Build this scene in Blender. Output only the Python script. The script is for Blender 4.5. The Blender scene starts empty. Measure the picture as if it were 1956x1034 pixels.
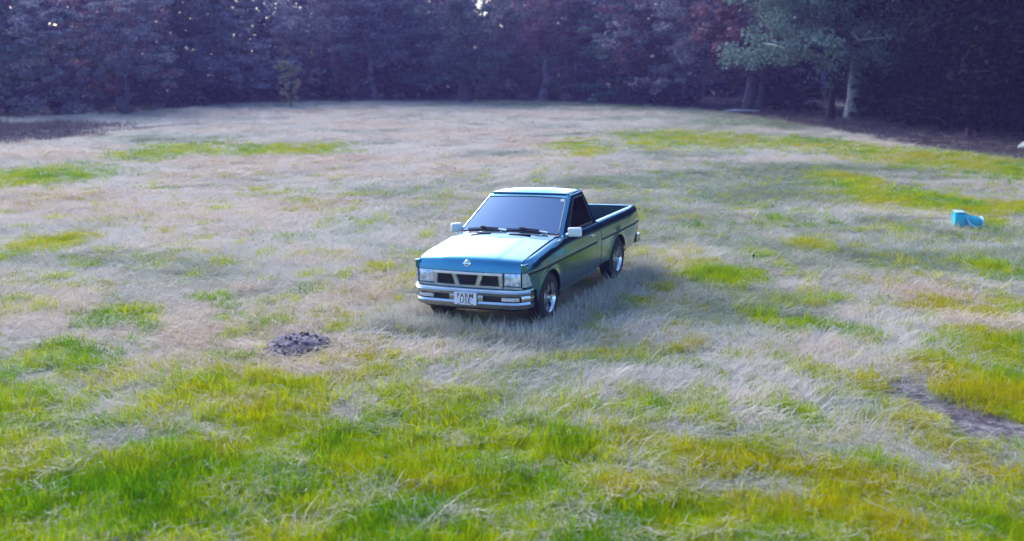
import bpy, bmesh, math, random
import numpy as np
from mathutils import Vector, Matrix, Euler

R = math.radians
rng = np.random.default_rng(7)
random.seed(7)
scene = bpy.context.scene
col = scene.collection

# ------------------------------------------------------------------ camera, light, exposure
CAM_H = 3.309
cam = bpy.data.cameras.new('camera')
cam.sensor_width = 36.0
cam.lens = 36.8
cam.clip_start = 0.1
cam.clip_end = 2000
cam.dof.use_dof = True
cam.dof.focus_distance = 14.0
cam.dof.aperture_fstop = 1.1
cam_o = bpy.data.objects.new('camera', cam)
cam_o.location = (0, 0, CAM_H)
cam_o.rotation_euler = (math.pi / 2 - 0.2, 0, 0)
col.objects.link(cam_o)
scene.camera = cam_o

SUN_EL, SUN_AZ = R(29), R(-34)
w = bpy.data.worlds.new('World')
scene.world = w
w.use_nodes = True
wn, wl = w.node_tree.nodes, w.node_tree.links
sky = wn.new('ShaderNodeTexSky')
sky.sky_type = 'NISHITA'
sky.sun_disc = False
sky.sun_elevation = SUN_EL
sky.sun_rotation = SUN_AZ
sky.air_density = 1.0
sky.dust_density = 4.0
sky.ozone_density = 8.0
wl.new(sky.outputs[0], wn['Background'].inputs[0])
wn['Background'].inputs[1].default_value = 0.14

sl = bpy.data.lights.new('sun', 'SUN')
sl.energy = 1.0
sl.angle = R(38)
sl.color = (1.0, 0.88, 0.76)
so = bpy.data.objects.new('sun', sl)
d = Vector((math.sin(SUN_AZ) * math.cos(SUN_EL), math.cos(SUN_AZ) * math.cos(SUN_EL), math.sin(SUN_EL)))
so.rotation_euler = d.to_track_quat('Z', 'Y').to_euler()
so.location = d * 60
col.objects.link(so)

vs = scene.view_settings
vs.view_transform = 'Standard'
vs.look = 'None'
vs.gamma = 1
vs.use_curve_mapping = False
vs.exposure = 2.0
scene.cycles.volume_bounces = 0
scene.cycles.max_bounces = 6
scene.cycles.transparent_max_bounces = 8

# ------------------------------------------------------------------ helpers
def tag(o, label=None, cat=None, group=None, kind=None):
    if label: o['label'] = label
    if cat: o['category'] = cat
    if group: o['group'] = group
    if kind: o['kind'] = kind
    return o

def empty(name, loc=(0, 0, 0), rot=(0, 0, 0)):
    o = bpy.data.objects.new(name, None)
    o.location = loc
    o.rotation_euler = rot
    o.empty_display_size = 0.2
    col.objects.link(o)
    return o

def link(name, me, mat, parent=None):
    if mat is not None and not me.materials:
        for m in (mat if isinstance(mat, (list, tuple)) else [mat]):
            me.materials.append(m)
    o = bpy.data.objects.new(name, me)
    col.objects.link(o)
    if parent: o.parent = parent
    return o

def finish(bm, name, mat, parent=None, smooth=38):
    bmesh.ops.recalc_face_normals(bm, faces=bm.faces)
    return finish_raw(bm, name, mat, parent, smooth)

def finish_raw(bm, name, mat, parent=None, smooth=38):
    if smooth:
        for f in bm.faces: f.smooth = True
        for e in bm.edges:
            if len(e.link_faces) == 2 and e.calc_face_angle(0) > R(smooth): e.smooth = False
    me = bpy.data.meshes.new(name)
    bm.to_mesh(me)
    bm.free()
    return link(name, me, mat, parent)

def box(bm, c, s, rot=None, bev=0.0, seg=2):
    ret = bmesh.ops.create_cube(bm, size=1.0)
    vs_ = ret['verts']
    for v in vs_: v.co = Vector((v.co.x * s[0], v.co.y * s[1], v.co.z * s[2]))
    if bev:
        es = {e for v in vs_ for e in v.link_edges}
        r2 = bmesh.ops.bevel(bm, geom=list(es), offset=bev, segments=seg, affect='EDGES', profile=0.6)
        vs_ = list({v for f in r2['faces'] for v in f.verts} | {v for v in vs_ if v.is_valid})
    M = Matrix.Translation(Vector(c))
    if rot: M = M @ Euler(rot).to_matrix().to_4x4()
    bmesh.ops.transform(bm, matrix=M, verts=vs_)

def tube(bm, pts, rad, n=8, caps=True):
    pts = [Vector(p) for p in pts]
    rads = rad if isinstance(rad, (list, tuple)) else [rad] * len(pts)
    rings = []
    up = Vector((0.31, 0.17, 1)).normalized()
    for i, p in enumerate(pts):
        t = (pts[min(i + 1, len(pts) - 1)] - pts[max(i - 1, 0)])
        t = t.normalized() if t.length > 1e-9 else Vector((0, 0, 1))
        a = t.cross(up)
        if a.length < 1e-3: a = t.cross(Vector((1, 0, 0)))
        a.normalize(); b = t.cross(a)
        rings.append([bm.verts.new(p + (a * math.cos(2 * math.pi * k / n) + b * math.sin(2 * math.pi * k / n)) * rads[i]) for k in range(n)])
    for i in range(len(rings) - 1):
        for k in range(n):
            bm.faces.new((rings[i][k], rings[i][(k + 1) % n], rings[i + 1][(k + 1) % n], rings[i + 1][k]))
    if caps:
        bm.faces.new(rings[0][::-1]); bm.faces.new(rings[-1])

def sweep(bm, path, prof):
    """path: list of (x,y) with outward normal on its right; prof: closed list of (out, z)."""
    n = len(path); rings = []
    for i, p in enumerate(path):
        a = Vector(path[max(i - 1, 0)]); b = Vector(path[min(i + 1, n - 1)])
        t = (b - a).normalized(); nr = Vector((t.y, -t.x))
        rings.append([bm.verts.new((p[0] + nr.x * o, p[1] + nr.y * o, z)) for o, z in prof])
    m = len(prof)
    for i in range(n - 1):
        for k in range(m):
            bm.faces.new((rings[i][k], rings[i + 1][k], rings[i + 1][(k + 1) % m], rings[i][(k + 1) % m]))
    bm.faces.new(rings[0]); bm.faces.new(rings[-1][::-1])

def lathe(bm, prof, n=32, axis='x', close=False):
    """prof list of (axial, radius), revolve about x."""
    rings = []
    for a, r in prof:
        rings.append([bm.verts.new((a, r * math.cos(2 * math.pi * k / n), r * math.sin(2 * math.pi * k / n))) for k in range(n)])
    L = len(rings)
    for i in range(L if close else L - 1):
        j = (i + 1) % L
        for k in range(n):
            bm.faces.new((rings[i][k], rings[i][(k + 1) % n], rings[j][(k + 1) % n], rings[j][k]))

def prism(bm, pts, axis_vec):
    a = Vector(axis_vec)
    lo = [bm.verts.new(Vector(p)) for p in pts]
    hi = [bm.verts.new(Vector(p) + a) for p in pts]
    n = len(pts)
    bm.faces.new(lo[::-1]); bm.faces.new(hi)
    for i in range(n):
        bm.faces.new((lo[i], lo[(i + 1) % n], hi[(i + 1) % n], hi[i]))

def grid(bm, P, thick=None):
    """P[i][j] -> co ; builds a quad sheet"""
    V = [[bm.verts.new(p) for p in row] for row in P]
    for i in range(len(V) - 1):
        for j in range(len(V[0]) - 1):
            try: bm.faces.new((V[i][j], V[i + 1][j], V[i + 1][j + 1], V[i][j + 1]))
            except ValueError: pass
    return V

# numpy fractal value noise
_perm = np.random.default_rng(3).random((64, 256, 256)).astype(np.float32)
def vnoise(x, y, s=0):
    xi = np.floor(x).astype(int); yi = np.floor(y).astype(int)
    fx = x - xi; fy = y - yi
    fx = fx * fx * (3 - 2 * fx); fy = fy * fy * (3 - 2 * fy)
    T = _perm[s % 64]
    a = T[xi & 255, yi & 255]; b = T[(xi + 1) & 255, yi & 255]
    c = T[xi & 255, (yi + 1) & 255]; e = T[(xi + 1) & 255, (yi + 1) & 255]
    return (a * (1 - fx) + b * fx) * (1 - fy) + (c * (1 - fx) + e * fx) * fy
def fbm(x, y, s=0, o=4):
    t = 0; a = 0.5; n = 0
    for k in range(o):
        t = t + a * vnoise(x * 2 ** k + 13.7 * k, y * 2 ** k + 7.1 * k, s + k); n += a; a *= 0.5
    return t / n
def sstep(a, b, x):
    t = np.clip((x - a) / (b - a), 0, 1)
    return t * t * (3 - 2 * t)

# ------------------------------------------------------------------ materials
def mat(name, base=(0.5, 0.5, 0.5), rough=0.5, metal=0.0, **kw):
    m = bpy.data.materials.new(name)
    m.use_nodes = True
    b = m.node_tree.nodes['Principled BSDF']
    b.inputs['Base Color'].default_value = (*base, 1)
    b.inputs['Roughness'].default_value = rough
    b.inputs['Metallic'].default_value = metal
    for k, v in kw.items():
        b.inputs[k.replace('_', ' ')].default_value = v
    return m

def noisy(m, c1, c2, scale=8.0, detail=4, lo=0.35, hi=0.65, bump=0.0, bscale=None, dist=0.02):
    nt = m.node_tree; N = nt.nodes; L = nt.links
    b = N['Principled BSDF']
    tc = N.new('ShaderNodeTexCoord')
    nz = N.new('ShaderNodeTexNoise'); nz.inputs['Scale'].default_value = scale; nz.inputs['Detail'].default_value = detail
    L.new(tc.outputs['Object'], nz.inputs['Vector'])
    cr = N.new('ShaderNodeValToRGB')
    cr.color_ramp.elements[0].position = lo; cr.color_ramp.elements[0].color = (*c1, 1)
    cr.color_ramp.elements[1].position = hi; cr.color_ramp.elements[1].color = (*c2, 1)
    L.new(nz.outputs['Fac'], cr.inputs['Fac']); L.new(cr.outputs['Color'], b.inputs['Base Color'])
    if bump:
        n2 = N.new('ShaderNodeTexNoise'); n2.inputs['Scale'].default_value = bscale or scale * 3; n2.inputs['Detail'].default_value = 5
        L.new(tc.outputs['Object'], n2.inputs['Vector'])
        bp = N.new('ShaderNodeBump'); bp.inputs['Strength'].default_value = bump; bp.inputs['Distance'].default_value = dist
        L.new(n2.outputs['Fac'], bp.inputs['Height']); L.new(bp.outputs['Normal'], b.inputs['Normal'])
    return m

PAINT = mat('teal_metallic_paint', (0.0, 0.30, 0.48), 0.22, 0.95, Coat_Weight=1.0, Coat_Roughness=0.07, Coat_IOR=1.7)
noisy(PAINT, (0.0, 0.165, 0.265), (0.001, 0.20, 0.31), 1.7, 3, 0.3, 0.7)
def dusty(m, zlo, zhi):
    # road dust thrown up over the lower panels, broken up by noise
    nt = m.node_tree; N = nt.nodes; L = nt.links; b = N['Principled BSDF']
    tc = N.new('ShaderNodeTexCoord'); sx = N.new('ShaderNodeSeparateXYZ'); L.new(tc.outputs['Object'], sx.inputs[0])
    nz = N.new('ShaderNodeTexNoise'); nz.inputs['Scale'].default_value = 5; nz.inputs['Detail'].default_value = 8; L.new(tc.outputs['Object'], nz.inputs['Vector'])
    mr = N.new('ShaderNodeMapRange'); mr.inputs['From Min'].default_value = zhi; mr.inputs['From Max'].default_value = zlo; L.new(sx.outputs['Z'], mr.inputs['Value'])
    mu = N.new('ShaderNodeMath'); mu.operation = 'MULTIPLY'; L.new(mr.outputs[0], mu.inputs[0]); L.new(nz.outputs['Fac'], mu.inputs[1])
    df = N.new('ShaderNodeBsdfDiffuse'); df.inputs['Color'].default_value = (.10, .088, .082, 1)
    mx = N.new('ShaderNodeMixShader'); L.new(mu.outputs[0], mx.inputs[0]); L.new(b.outputs[0], mx.inputs[1]); L.new(df.outputs[0], mx.inputs[2])
    L.new(mx.outputs[0], N['Material Output'].inputs['Surface'])
dusty(PAINT, .24, .56)
PAINT_SHADED = noisy(mat('shaded_bed_paint', (0.0, 0.10, 0.14), 0.55), (0.0, 0.022, 0.032), (0.002, 0.045, 0.058), 6, 5, 0.3, 0.7)  # body teal darkened, the shade inside the bed put into the colour
CHROME = noisy(mat('aged_chrome', (0.72, 0.74, 0.75), 0.14, 1.0), (0.62, 0.64, 0.65), (0.78, 0.80, 0.81), 9, 4, 0.3, 0.7)
BUMPERM = noisy(mat('dull_chrome_bumper', (0.62, 0.66, 0.68), 0.22, 1.0), (0.36, 0.39, 0.40), (0.50, 0.54, 0.55), 5, 5, 0.3, 0.7)
BLACK = noisy(mat('black_plastic', (0.012, 0.012, 0.013), 0.55), (0.008, 0.008, 0.009), (0.018, 0.018, 0.019), 20, 3)
GLASS = noisy(mat('tinted_glass', (0.006, 0.008, 0.012), 0.03, 0.0, IOR=2.75, Specular_Tint=(.42, .66, 1.0, 1)), (0.005, 0.007, 0.011), (0.007, 0.009, 0.013), 3, 2)
SIDEGLASS = noisy(mat('side_tinted_glass', (0.004, 0.004, 0.006), 0.04, 0.0, IOR=1.5), (0.003, 0.003, 0.005), (0.005, 0.005, 0.007), 3, 2)
RUBBER = noisy(mat('tyre_rubber', (0.018, 0.018, 0.019), 0.8), (0.012, 0.012, 0.013), (0.028, 0.026, 0.025), 14, 4)
LAMP = noisy(mat('lamp_reflector', (0.75, 0.80, 0.84), 0.18, 0.35, Coat_Weight=1.0, Coat_Roughness=0.03), (0.34, 0.42, 0.50), (0.92, 0.95, 0.97), 15, 2)  # pale and dark mottle paints the highlights inside the reflector
LENS = noisy(mat('clear_marker_lens', (0.35, 0.42, 0.45), 0.2, 0.2, Coat_Weight=1.0, Coat_Roughness=0.04), (0.28, 0.34, 0.36), (0.46, 0.52, 0.54), 25, 2)
TURN = noisy(mat('turn_signal_lens', (0.55, 0.58, 0.60), 0.2, 0.2, Coat_Weight=1.0), (0.45, 0.48, 0.50), (0.66, 0.68, 0.70), 30, 2)
SATIN = noisy(mat('satin_pale_metal', (.75, .75, .72), .38, .25), (.66, .66, .63), (.80, .80, .77), 8, 3)
RIMM = noisy(mat('dusty_wheel_chrome', (.4, .4, .4), .28, 1.0), (.26, .26, .27), (.52, .52, .53), 14, 5, .3, .7)
PLATE = noisy(mat('white_plate', (0.78, 0.76, 0.77), 0.4), (0.72, 0.70, 0.71), (0.82, 0.80, 0.81), 12, 3)
INK = noisy(mat('dark_red_ink', (0.07, 0.012, 0.016), 0.5), (0.06, 0.010, 0.016), (0.09, 0.016, 0.018), 30, 2)
STICK = noisy(mat('white_sticker', (0.7, 0.74, 0.78), 0.4), (0.55, 0.62, 0.70), (0.8, 0.82, 0.85), 60, 1)

# ------------------------------------------------------------------ ground
EDGE = [(-70, 40), (-46, 52), (-29, 60), (-23.5, 64.5), (-20.5, 79), (-12, 82), (-3.2, 83.5), (4, 81), (11.3, 71), (14.8, 65.5), (16.8, 58), (18.0, 50), (18.4, 45), (18.8, 40), (22, 31), (30, 18), (46, 0), (60, -25)]
def edge_dist(x, y):
    """signed distance to the wood's edge, positive inside the wood"""
    x = np.asarray(x, float); y = np.asarray(y, float)
    best = np.full(x.shape, 1e9)
    E = np.array(EDGE)
    for (x0, y0), (x1, y1) in zip(E[:-1], E[1:]):
        dx, dy = x1 - x0, y1 - y0
        t = np.clip(((x - x0) * dx + (y - y0) * dy) / (dx * dx + dy * dy), 0, 1)
        best = np.minimum(best, np.hypot(x - x0 - t * dx, y - y0 - t * dy))
    poly = EDGE + [(-70, -25)]
    inside = np.zeros(x.shape, bool)
    n = len(poly)
    for i in range(n):
        (x0, y0), (x1, y1) = poly[i], poly[(i + 1) % n]
        c = ((y0 > y) != (y1 > y)) & (x < (x1 - x0) * (y - y0) / ((y1 - y0) if y1 != y0 else 1e-9) + x0)
        inside ^= c
    return np.where(inside, -best, best)

GREEN = [(-8.43, 38.73, 2.3, 2.25), (-7.45, 39.61, 1.6, 1.9), (-13.57, 29.78, 1.7, 2.6), (-12.26, 38.44, 1.7, 3.4), (-8.36, 18.6, 0.47, 0.97), (-6.96, 15.61, 0.14, 0.38), (-5.17, 13.18, 0.41, 0.56), (-4.57, 12.5, 0.13, 0.2), (-5.15, 11.26, 0.3, 0.41), (-2.51, 10.39, 0.3, 0.39), (-3.35, 10.22, 0.16, 0.34), (-1.64, 11.35, 0.18, 0.31), (-1.3, 10.75, 0.08, 0.23), (2.6, 39.79, 1.18, 3.3), (6.86, 43.27, 2.77, 4.44), (10.58, 41.8, 2.27, 3.64), (12.36, 39.02, 1.73, 4.07), (13.99, 34.49, 2.4, 3.9), (15.5, 31.5, 2.2, 3.9), (9.09, 28.36, 0.99, 1.95), (9.41, 24.72, 1.36, 2.23), (11.0, 23.27, 1.1, 1.16), (3.16, 15.84, 0.4, 0.87), (5.39, 18.56, 0.19, 0.43), (3.67, 12.68, 0.46, 0.41), (1.71, 14.04, 0.16, 0.28), (0.96, 13.59, 0.13, 0.27), (5.22, 13.58, 0.14, 0.18), (9.78, 21.0, 0.53, 0.82), (7.72, 16.42, 0.33, 0.51), (0.89, 11.25, 0.35, 0.29), (1.97, 9.88, 0.16, 0.19), (3.87, 10.08, 0.16, 0.5), (4.95, 10.22, 0.55, 0.95), (5.57, 11.7, 0.45, 0.66), (3.69, 10.38, 0.08, 0.14), (3.06, 10.66, 0.11, 0.19), (1.38, 11.24, 0.08, 0.16), (-0.24, 9.65, 0.06, 0.39), (0.52, 9.34, 0.11, 0.12)]
SOFTGREEN = [(-15.6, 46, 2.4, 8), (-3.67, 14.71, 0.9, 0.6), (-15, 45, 4, 5), (-8, 72, 20, 6), (4, 76, 8, 5), (12, 55, 4, 10), (6, 28, 8, 8), (6, 20, 4, 4), (2.2, 13.2, 1.6, 1.2), (-5, 15.5, 3.0, 1.8), (-1, 12.6, 2.2, .6)]
MUD = [(4.00, 10.05, 0.34, 0.50), (4.16, 9.55, 0.38, 0.50), (4.38, 9.12, 0.48, 0.42), (4.60, 8.82, 0.34, 0.34)]

def masks(x, y):
    r = np.hypot(x, y)
    wx = x + 0.5 * (fbm(x * 1.3, y * 1.3, 20) - .5) * np.clip(r / 10, 1, 3)
    wy = y + 0.5 * (fbm(x * 1.3, y * 1.3, 26) - .5) * np.clip(r / 10, 1, 3)
    g = np.full(x.shape, -1.0); sg = np.zeros(x.shape)
    for cx, cy, rx, ry in GREEN:
        g = np.maximum(g, 1 - np.hypot((wx - cx) / (rx * 1.1), (wy - cy) / (ry * 1.1)))
    for cx, cy, rx, ry in SOFTGREEN:
        sg = np.maximum(sg, sstep(0, .8, 1.1 - np.hypot((wx - cx) / rx, (wy - cy) / ry)))
    n1 = fbm(x * .9, y * .9, 5); n2 = fbm(x * 3.2, y * 3.2, 9)
    # near green sward, its far edge running in and out at about ten metres
    edge = 9.75 + 0.18 * np.clip(-x, -1.5, 5) - 0.35 * np.clip(x - .5, 0, 2.5) + 1.6 * (n1 - .5) + 1.2 * (n2 - .5)
    near = (edge - y) * 0.55
    hol = fbm(x * 2.0 + 3, y * 2.6, 33)
    near = near - 2.9 * np.clip(hol - .545, 0, 1) * 3
    spots = (fbm(x * 1.9, y * 1.9, 54, 3) - .70) * 6 - 2 * sstep(14, 24, y)
    g = np.maximum(np.maximum(np.minimum(g * 1.3, .8), spots), near)
    fs = 1 + 2.2 * sstep(18, 36, y)
    green = sstep(-.22 * fs, .26 * fs, g + .75 * (n2 - .5)) * (1 - .22 * sstep(20, 36, y))
    green = np.maximum(green, (.02 + .30 * sstep(.52, .72, fbm(x * 2.4, y * 2.4, 48)) + .05 * sstep(1, 8, x)) * sstep(40, 18, y))
    m = np.full(x.shape, -1.0)
    for cx, cy, rx, ry in MUD:
        m = np.maximum(m, 1 - np.hypot((wx - cx) / rx, (wy - cy) / ry))
    mud = sstep(0, .3, m + .3 * (n2 - .5))
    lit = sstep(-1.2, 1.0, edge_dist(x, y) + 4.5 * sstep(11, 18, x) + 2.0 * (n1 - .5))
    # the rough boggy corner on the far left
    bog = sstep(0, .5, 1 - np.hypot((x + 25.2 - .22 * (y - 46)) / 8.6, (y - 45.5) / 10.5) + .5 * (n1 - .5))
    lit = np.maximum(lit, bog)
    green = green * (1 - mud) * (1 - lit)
    return green, sg * (1 - green) * (1 - lit), mud, lit, bog

def gz(x, y):
    r = np.hypot(x, y)
    return 0.05 * (fbm(x * .5, y * .5, 40, 3) - .5) + 0.05 * (fbm(x * 2, y * 2, 44, 3) - .5) * np.exp(-r / 40)

def axis_steps(a, near, far, fine, growth):
    out = [a]; s = fine
    while out[-1] < far:
        if out[-1] > near: s *= growth
        out.append(out[-1] + s)
    return out
ys = np.array(sorted([-v for v in axis_steps(0.0, 2, 400, .6, 1.25)][1:] + axis_steps(0.0, 10, 900, .13, 1.022)))
xp = np.array(axis_steps(0.0, 7, 700, .13, 1.035))
xs = np.concatenate([-xp[:0:-1], xp])
X, Y = np.meshgrid(xs, ys, indexing='ij')
Z = gz(X, Y)
G_, SG_, MU_, LI_, BO_ = masks(X, Y)
nx, ny = X.shape
vid = np.arange(nx * ny).reshape(nx, ny)
F = np.stack([vid[:-1, :-1], vid[1:, :-1], vid[1:, 1:], vid[:-1, 1:]], -1).reshape(-1, 4)
def np_mesh(name, V, F):
    me = bpy.data.meshes.new(name)
    k = F.shape[1]
    me.vertices.add(len(V)); me.vertices.foreach_set('co', np.ascontiguousarray(V, np.float32).ravel())
    me.loops.add(F.size); me.loops.foreach_set('vertex_index', np.ascontiguousarray(F, np.int32).ravel())
    me.polygons.add(len(F)); me.polygons.foreach_set('loop_start', np.arange(0, F.size, k, dtype=np.int32))
    me.update(calc_edges=True); me.validate()
    return me
gm = np_mesh('ground', np.stack([X, Y, Z], -1).reshape(-1, 3), F)
for nm, a in (('green', G_), ('soft', SG_), ('mud', MU_), ('litter', LI_)):
    at = gm.attributes.new(nm, 'FLOAT', 'POINT'); at.data.foreach_set('value', a.astype(np.float32).ravel())
gm.polygons.foreach_set('use_smooth', np.ones(len(F), bool))

def ground_mat():
    m = bpy.data.materials.new('field_ground'); m.use_nodes = True
    nt = m.node_tree; N = nt.nodes; L = nt.links; b = N['Principled BSDF']
    b.inputs['Roughness'].default_value = 0.95
    b.inputs['Specular IOR Level'].default_value = 0.1
    tc = N.new('ShaderNodeTexCoord')
    def noise(sc, det=5, dist=0.0, vec=None):
        n = N.new('ShaderNodeTexNoise'); n.inputs['Scale'].default_value = sc; n.inputs['Detail'].default_value = det
        n.inputs['Distortion'].default_value = dist
        L.new(vec or tc.outputs['Object'], n.inputs['Vector']); return n.outputs['Fac']
    def ramp(f, stops):
        r = N.new('ShaderNodeValToRGB'); e = r.color_ramp.elements
        while len(e) < len(stops): e.new(0.5)
        for i, (p, c) in enumerate(stops): e[i].position = p; e[i].color = (*c, 1)
        L.new(f, r.inputs['Fac']); return r.outputs['Color']
    def mix(f, a, c):
        x = N.new('ShaderNodeMix'); x.data_type = 'RGBA'
        L.new(f, x.inputs[0]); L.new(a, x.inputs[6]); L.new(c, x.inputs[7]); return x.outputs[2]
    def attr(nm):
        a = N.new('ShaderNodeAttribute'); a.attribute_name = nm; return a.outputs['Fac']
    mp = N.new('ShaderNodeMapping'); mp.inputs['Scale'].default_value = (1, 2.2, 1); L.new(tc.outputs['Object'], mp.inputs['Vector'])
    dry = ramp(noise(2.2, 8, 1.5, mp.outputs[0]), [(0.28, (0.12, 0.11, 0.08)), (0.5, (0.27, 0.245, 0.195)), (0.72, (0.44, 0.40, 0.33))])
    soft = ramp(noise(1.7, 8, 1.0), [(0.3, (0.13, 0.17, 0.11)), (0.7, (0.28, 0.31, 0.23))])
    green = ramp(noise(3.1, 8, 0.5), [(0.3, (0.06, 0.12, 0.002)), (0.5, (0.16, 0.22, 0.003)), (0.72, (0.25, 0.27, 0.004))])
    mud = ramp(noise(9, 8, 0.5), [(0.3, (0.07, 0.055, 0.058)), (0.55, (0.20, 0.17, 0.17)), (0.75, (0.36, 0.32, 0.32))])
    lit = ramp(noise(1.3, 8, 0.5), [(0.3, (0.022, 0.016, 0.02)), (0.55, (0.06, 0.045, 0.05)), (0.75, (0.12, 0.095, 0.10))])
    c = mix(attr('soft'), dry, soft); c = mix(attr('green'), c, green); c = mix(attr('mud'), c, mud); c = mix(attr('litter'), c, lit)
    L.new(c, b.inputs['Base Color'])
    bp = N.new('ShaderNodeBump'); bp.inputs['Strength'].default_value = 0.8; bp.inputs['Distance'].default_value = 0.05
    L.new(noise(14, 8, 0.8), bp.inputs['Height']); L.new(bp.outputs['Normal'], b.inputs['Normal'])
    return m
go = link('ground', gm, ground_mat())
tag(go, kind='structure', label='open rough meadow of straw and green grass around the truck')

# ------------------------------------------------------------------ pickup truck
T = empty('pickup_truck', (-0.239, 13.292, 0.0), (0.013, -0.029, -0.426))
tag(T, 'teal two-door pickup truck with chrome front bumper parked alone in the meadow', 'pickup truck')
ARF, ARR, WB = 0.365, 0.365, 2.66
def ztop(y):
    return float(np.interp(y, [-0.62, -0.58, -0.3, 0.1, 0.5, 0.9, 1.9, 3.8], [0.845, 0.872, 0.905, 0.95, 0.99, 0.995, 0.985, 0.975]))
def xside(y, z):
    b = float(np.interp(z, [0.30, 0.40, 0.55, 0.70, 0.735, 0.85, 0.92, 1.0], [0.765, 0.79, 0.808, 0.818, 0.822, 0.806, 0.798, 0.79]))
    zt = ztop(y); t = min(max((z - (zt - 0.085)) / 0.085, 0), 1)
    b -= 0.045 * t * t
    if y < -0.25: b -= 0.055 * ((-0.25 - y) / 0.37) ** 2
    if y > 3.3: b -= 0.03 * ((y - 3.3) / 0.4) ** 2
    for yc, zc in ((0, .31), (WB, .32)):
        dd = math.hypot(y - yc, z - zc) - ARF
        b += 0.016 * math.exp(-(dd / 0.045) ** 2)
    return b
def zlow(y, base):
    z = base
    for yc, zc in ((0, .31), (WB, .32)):
        q = ARF ** 2 - (y - yc) ** 2
        if q > 0: z = max(z, zc + math.sqrt(q))
    return z
def ycols(y0, y1, n):
    out = list(np.linspace(y0, y1, n))
    for yc in (0, WB):
        for a in (0, .04, .09, .15, .22, .32, .5, .7, 1, 1.3, 1.57):
            for sg in (-1, 1):
                v = yc + sg * ARF * math.cos(a)
                if y0 < v < y1: out.append(v)
    out = sorted(out)
    return [v for i, v in enumerate(out) if i == 0 or v - out[i - 1] > 0.004]
def side_panel(name, s, y0, y1, n, base, topin=None, parent=T, zt=ztop):
    bm = bmesh.new(); P = []
    for y in ycols(y0, y1, n):
        b = base(y) if callable(base) else base
        zl = zlow(y, b); zm = max(0.715, zl + .012); z1 = zt(y)
        zs = [zl + (zm - zl) * t for t in (0, .12, .3, .55, .8, 1)] + [zm + (z1 - zm) * t for t in (.1, .3, .5, .66, .78, .88, .95, 1)]
        row = [(s * xside(y, z), y, z) for z in zs]
        if topin: row += [(s * (xside(y, z1) - .012), y, z1 + .004), (s * topin, y, z1 + .006), (s * topin, y, z1 - .03)]
        P.append(row)
    grid(bm, P)
    bmesh.ops.recalc_face_normals(bm, faces=bm.faces)
    # make normals look outward, then give thickness inward
    if sum(f.normal.x for f in bm.faces) * s < 0: bmesh.ops.reverse_faces(bm, faces=bm.faces)
    bmesh.ops.solidify(bm, geom=bm.faces[:], thickness=0.014)
    return finish(bm, name, PAINT, parent, 40)

fb = lambda y: 0.50 if y < -0.37 else 0.33
for s in (1, -1):
    side_panel('front_fender', s, -0.60, 0.515, 12, fb, topin=0.708)
    dr = side_panel('door', s, 0.522, 1.735, 9, 0.33)
    side_panel('cab_corner', s, 1.742, 1.925, 4, 0.33)
    side_panel('bed_side', s, 1.945, 3.72, 14, lambda y: 0.36 + (0.08 * (y - 3.02) / .7 if y > 3.02 else 0), topin=0.705)
    # rub strip / crease line on each panel
    for nm, a, b_, par in (('side_moulding', -0.585, 0.508, T), ('side_moulding', 0.53, 1.73, dr), ('side_moulding', 1.95, 3.715, T)):
        bm = bmesh.new(); yy = np.linspace(a, b_, 14); P = []
        for y in yy:
            zc = max(0.728, zlow(y, .3) + .03)
            P.append([(s * (xside(y, zc + dz) + o), y, zc + dz) for dz, o in ((-.016, -.006), (-.014, .008), (.012, .008), (.016, -.006))])
        grid(bm, P); finish(bm, nm, BLACK, par, 30)
    # door handle
    bm = bmesh.new(); xh = xside(1.58, .845)
    box(bm, (s * (xh + .008), 1.58, .848), (.03, .13, .034), bev=.008)
    finish(bm, 'door_handle', CHROME, dr)
    # rocker
    bm = bmesh.new(); box(bm, (s * .745, 1.135, .315), (.05, 1.45, .07), bev=.012); finish(bm, 'rocker_sill', PAINT, T)
# hood -------------------------------------------------------------
HP = [(0.50, 1.012), (0.3, .994), (0.1, .973), (-.1, .95), (-.3, .925), (-.45, .903), (-.55, .886), (-.592, .872), (-.615, .852), (-.632, .815), (-.645, .775), (-.652, .742)]
def hood_pt(u, k):
    y, z = HP[k]
    x = 0.702 * u
    fr = np.interp(y, [-.66, -.4, .5], [1, .6, 0])
    y2 = y - 0.055 * fr * (1 - abs(u) ** 2.2)
    au = abs(x)
    bulge = 0.006 * (1 - sstep(.33, .45, au)) * np.interp(y, [-.62, -.5, .3, .5], [0.2, 1, 1, .4])
    crown = 0.03 * (1 - u * u)
    zz = z + crown * np.interp(k, [0, 6, 9, 11], [1, 1, .5, 0]) + bulge
    if k == 0: y2 += -0.0
    return (x, y2, zz)
bm = bmesh.new()
us = sorted(set(list(np.linspace(-1, 1, 21)) + [-.6, -.57, -.54, -.51, .51, .54, .57, .6]))
grid(bm, [[hood_pt(u, k) for k in range(len(HP))] for u in us])
bmesh.ops.recalc_face_normals(bm, faces=bm.faces)
if sum(f.normal.z for f in bm.faces) < 0: bmesh.ops.reverse_faces(bm, faces=bm.faces)
bmesh.ops.solidify(bm, geom=bm.faces[:], thickness=0.012)
hood = finish(bm, 'hood', PAINT, T, 50)
# cowl vents on the hood
for xc in (-0.33, 0.24):
    bm = bmesh.new()
    box(bm, (xc, .385, 1.038), (.30, .052, .012), (R(-4.5), 0, 0), bev=.004)
    finish(bm, 'cowl_vent', BLACK, hood)
# round chrome emblem : ring with a bar
em = bmesh.new()
ring = [(0.036 * math.cos(t), 0, 0.036 * math.sin(t)) for t in np.linspace(0, 2 * math.pi, 25)]
tube(em, ring, 0.0085, 6, False); box(em, (0, 0, 0), (.115, .014, .026), bev=.004)
eo = finish(em, 'emblem', CHROME, hood)
eo.location = (0, -.692, .842); eo.rotation_euler = (R(-18), 0, 0)
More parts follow.
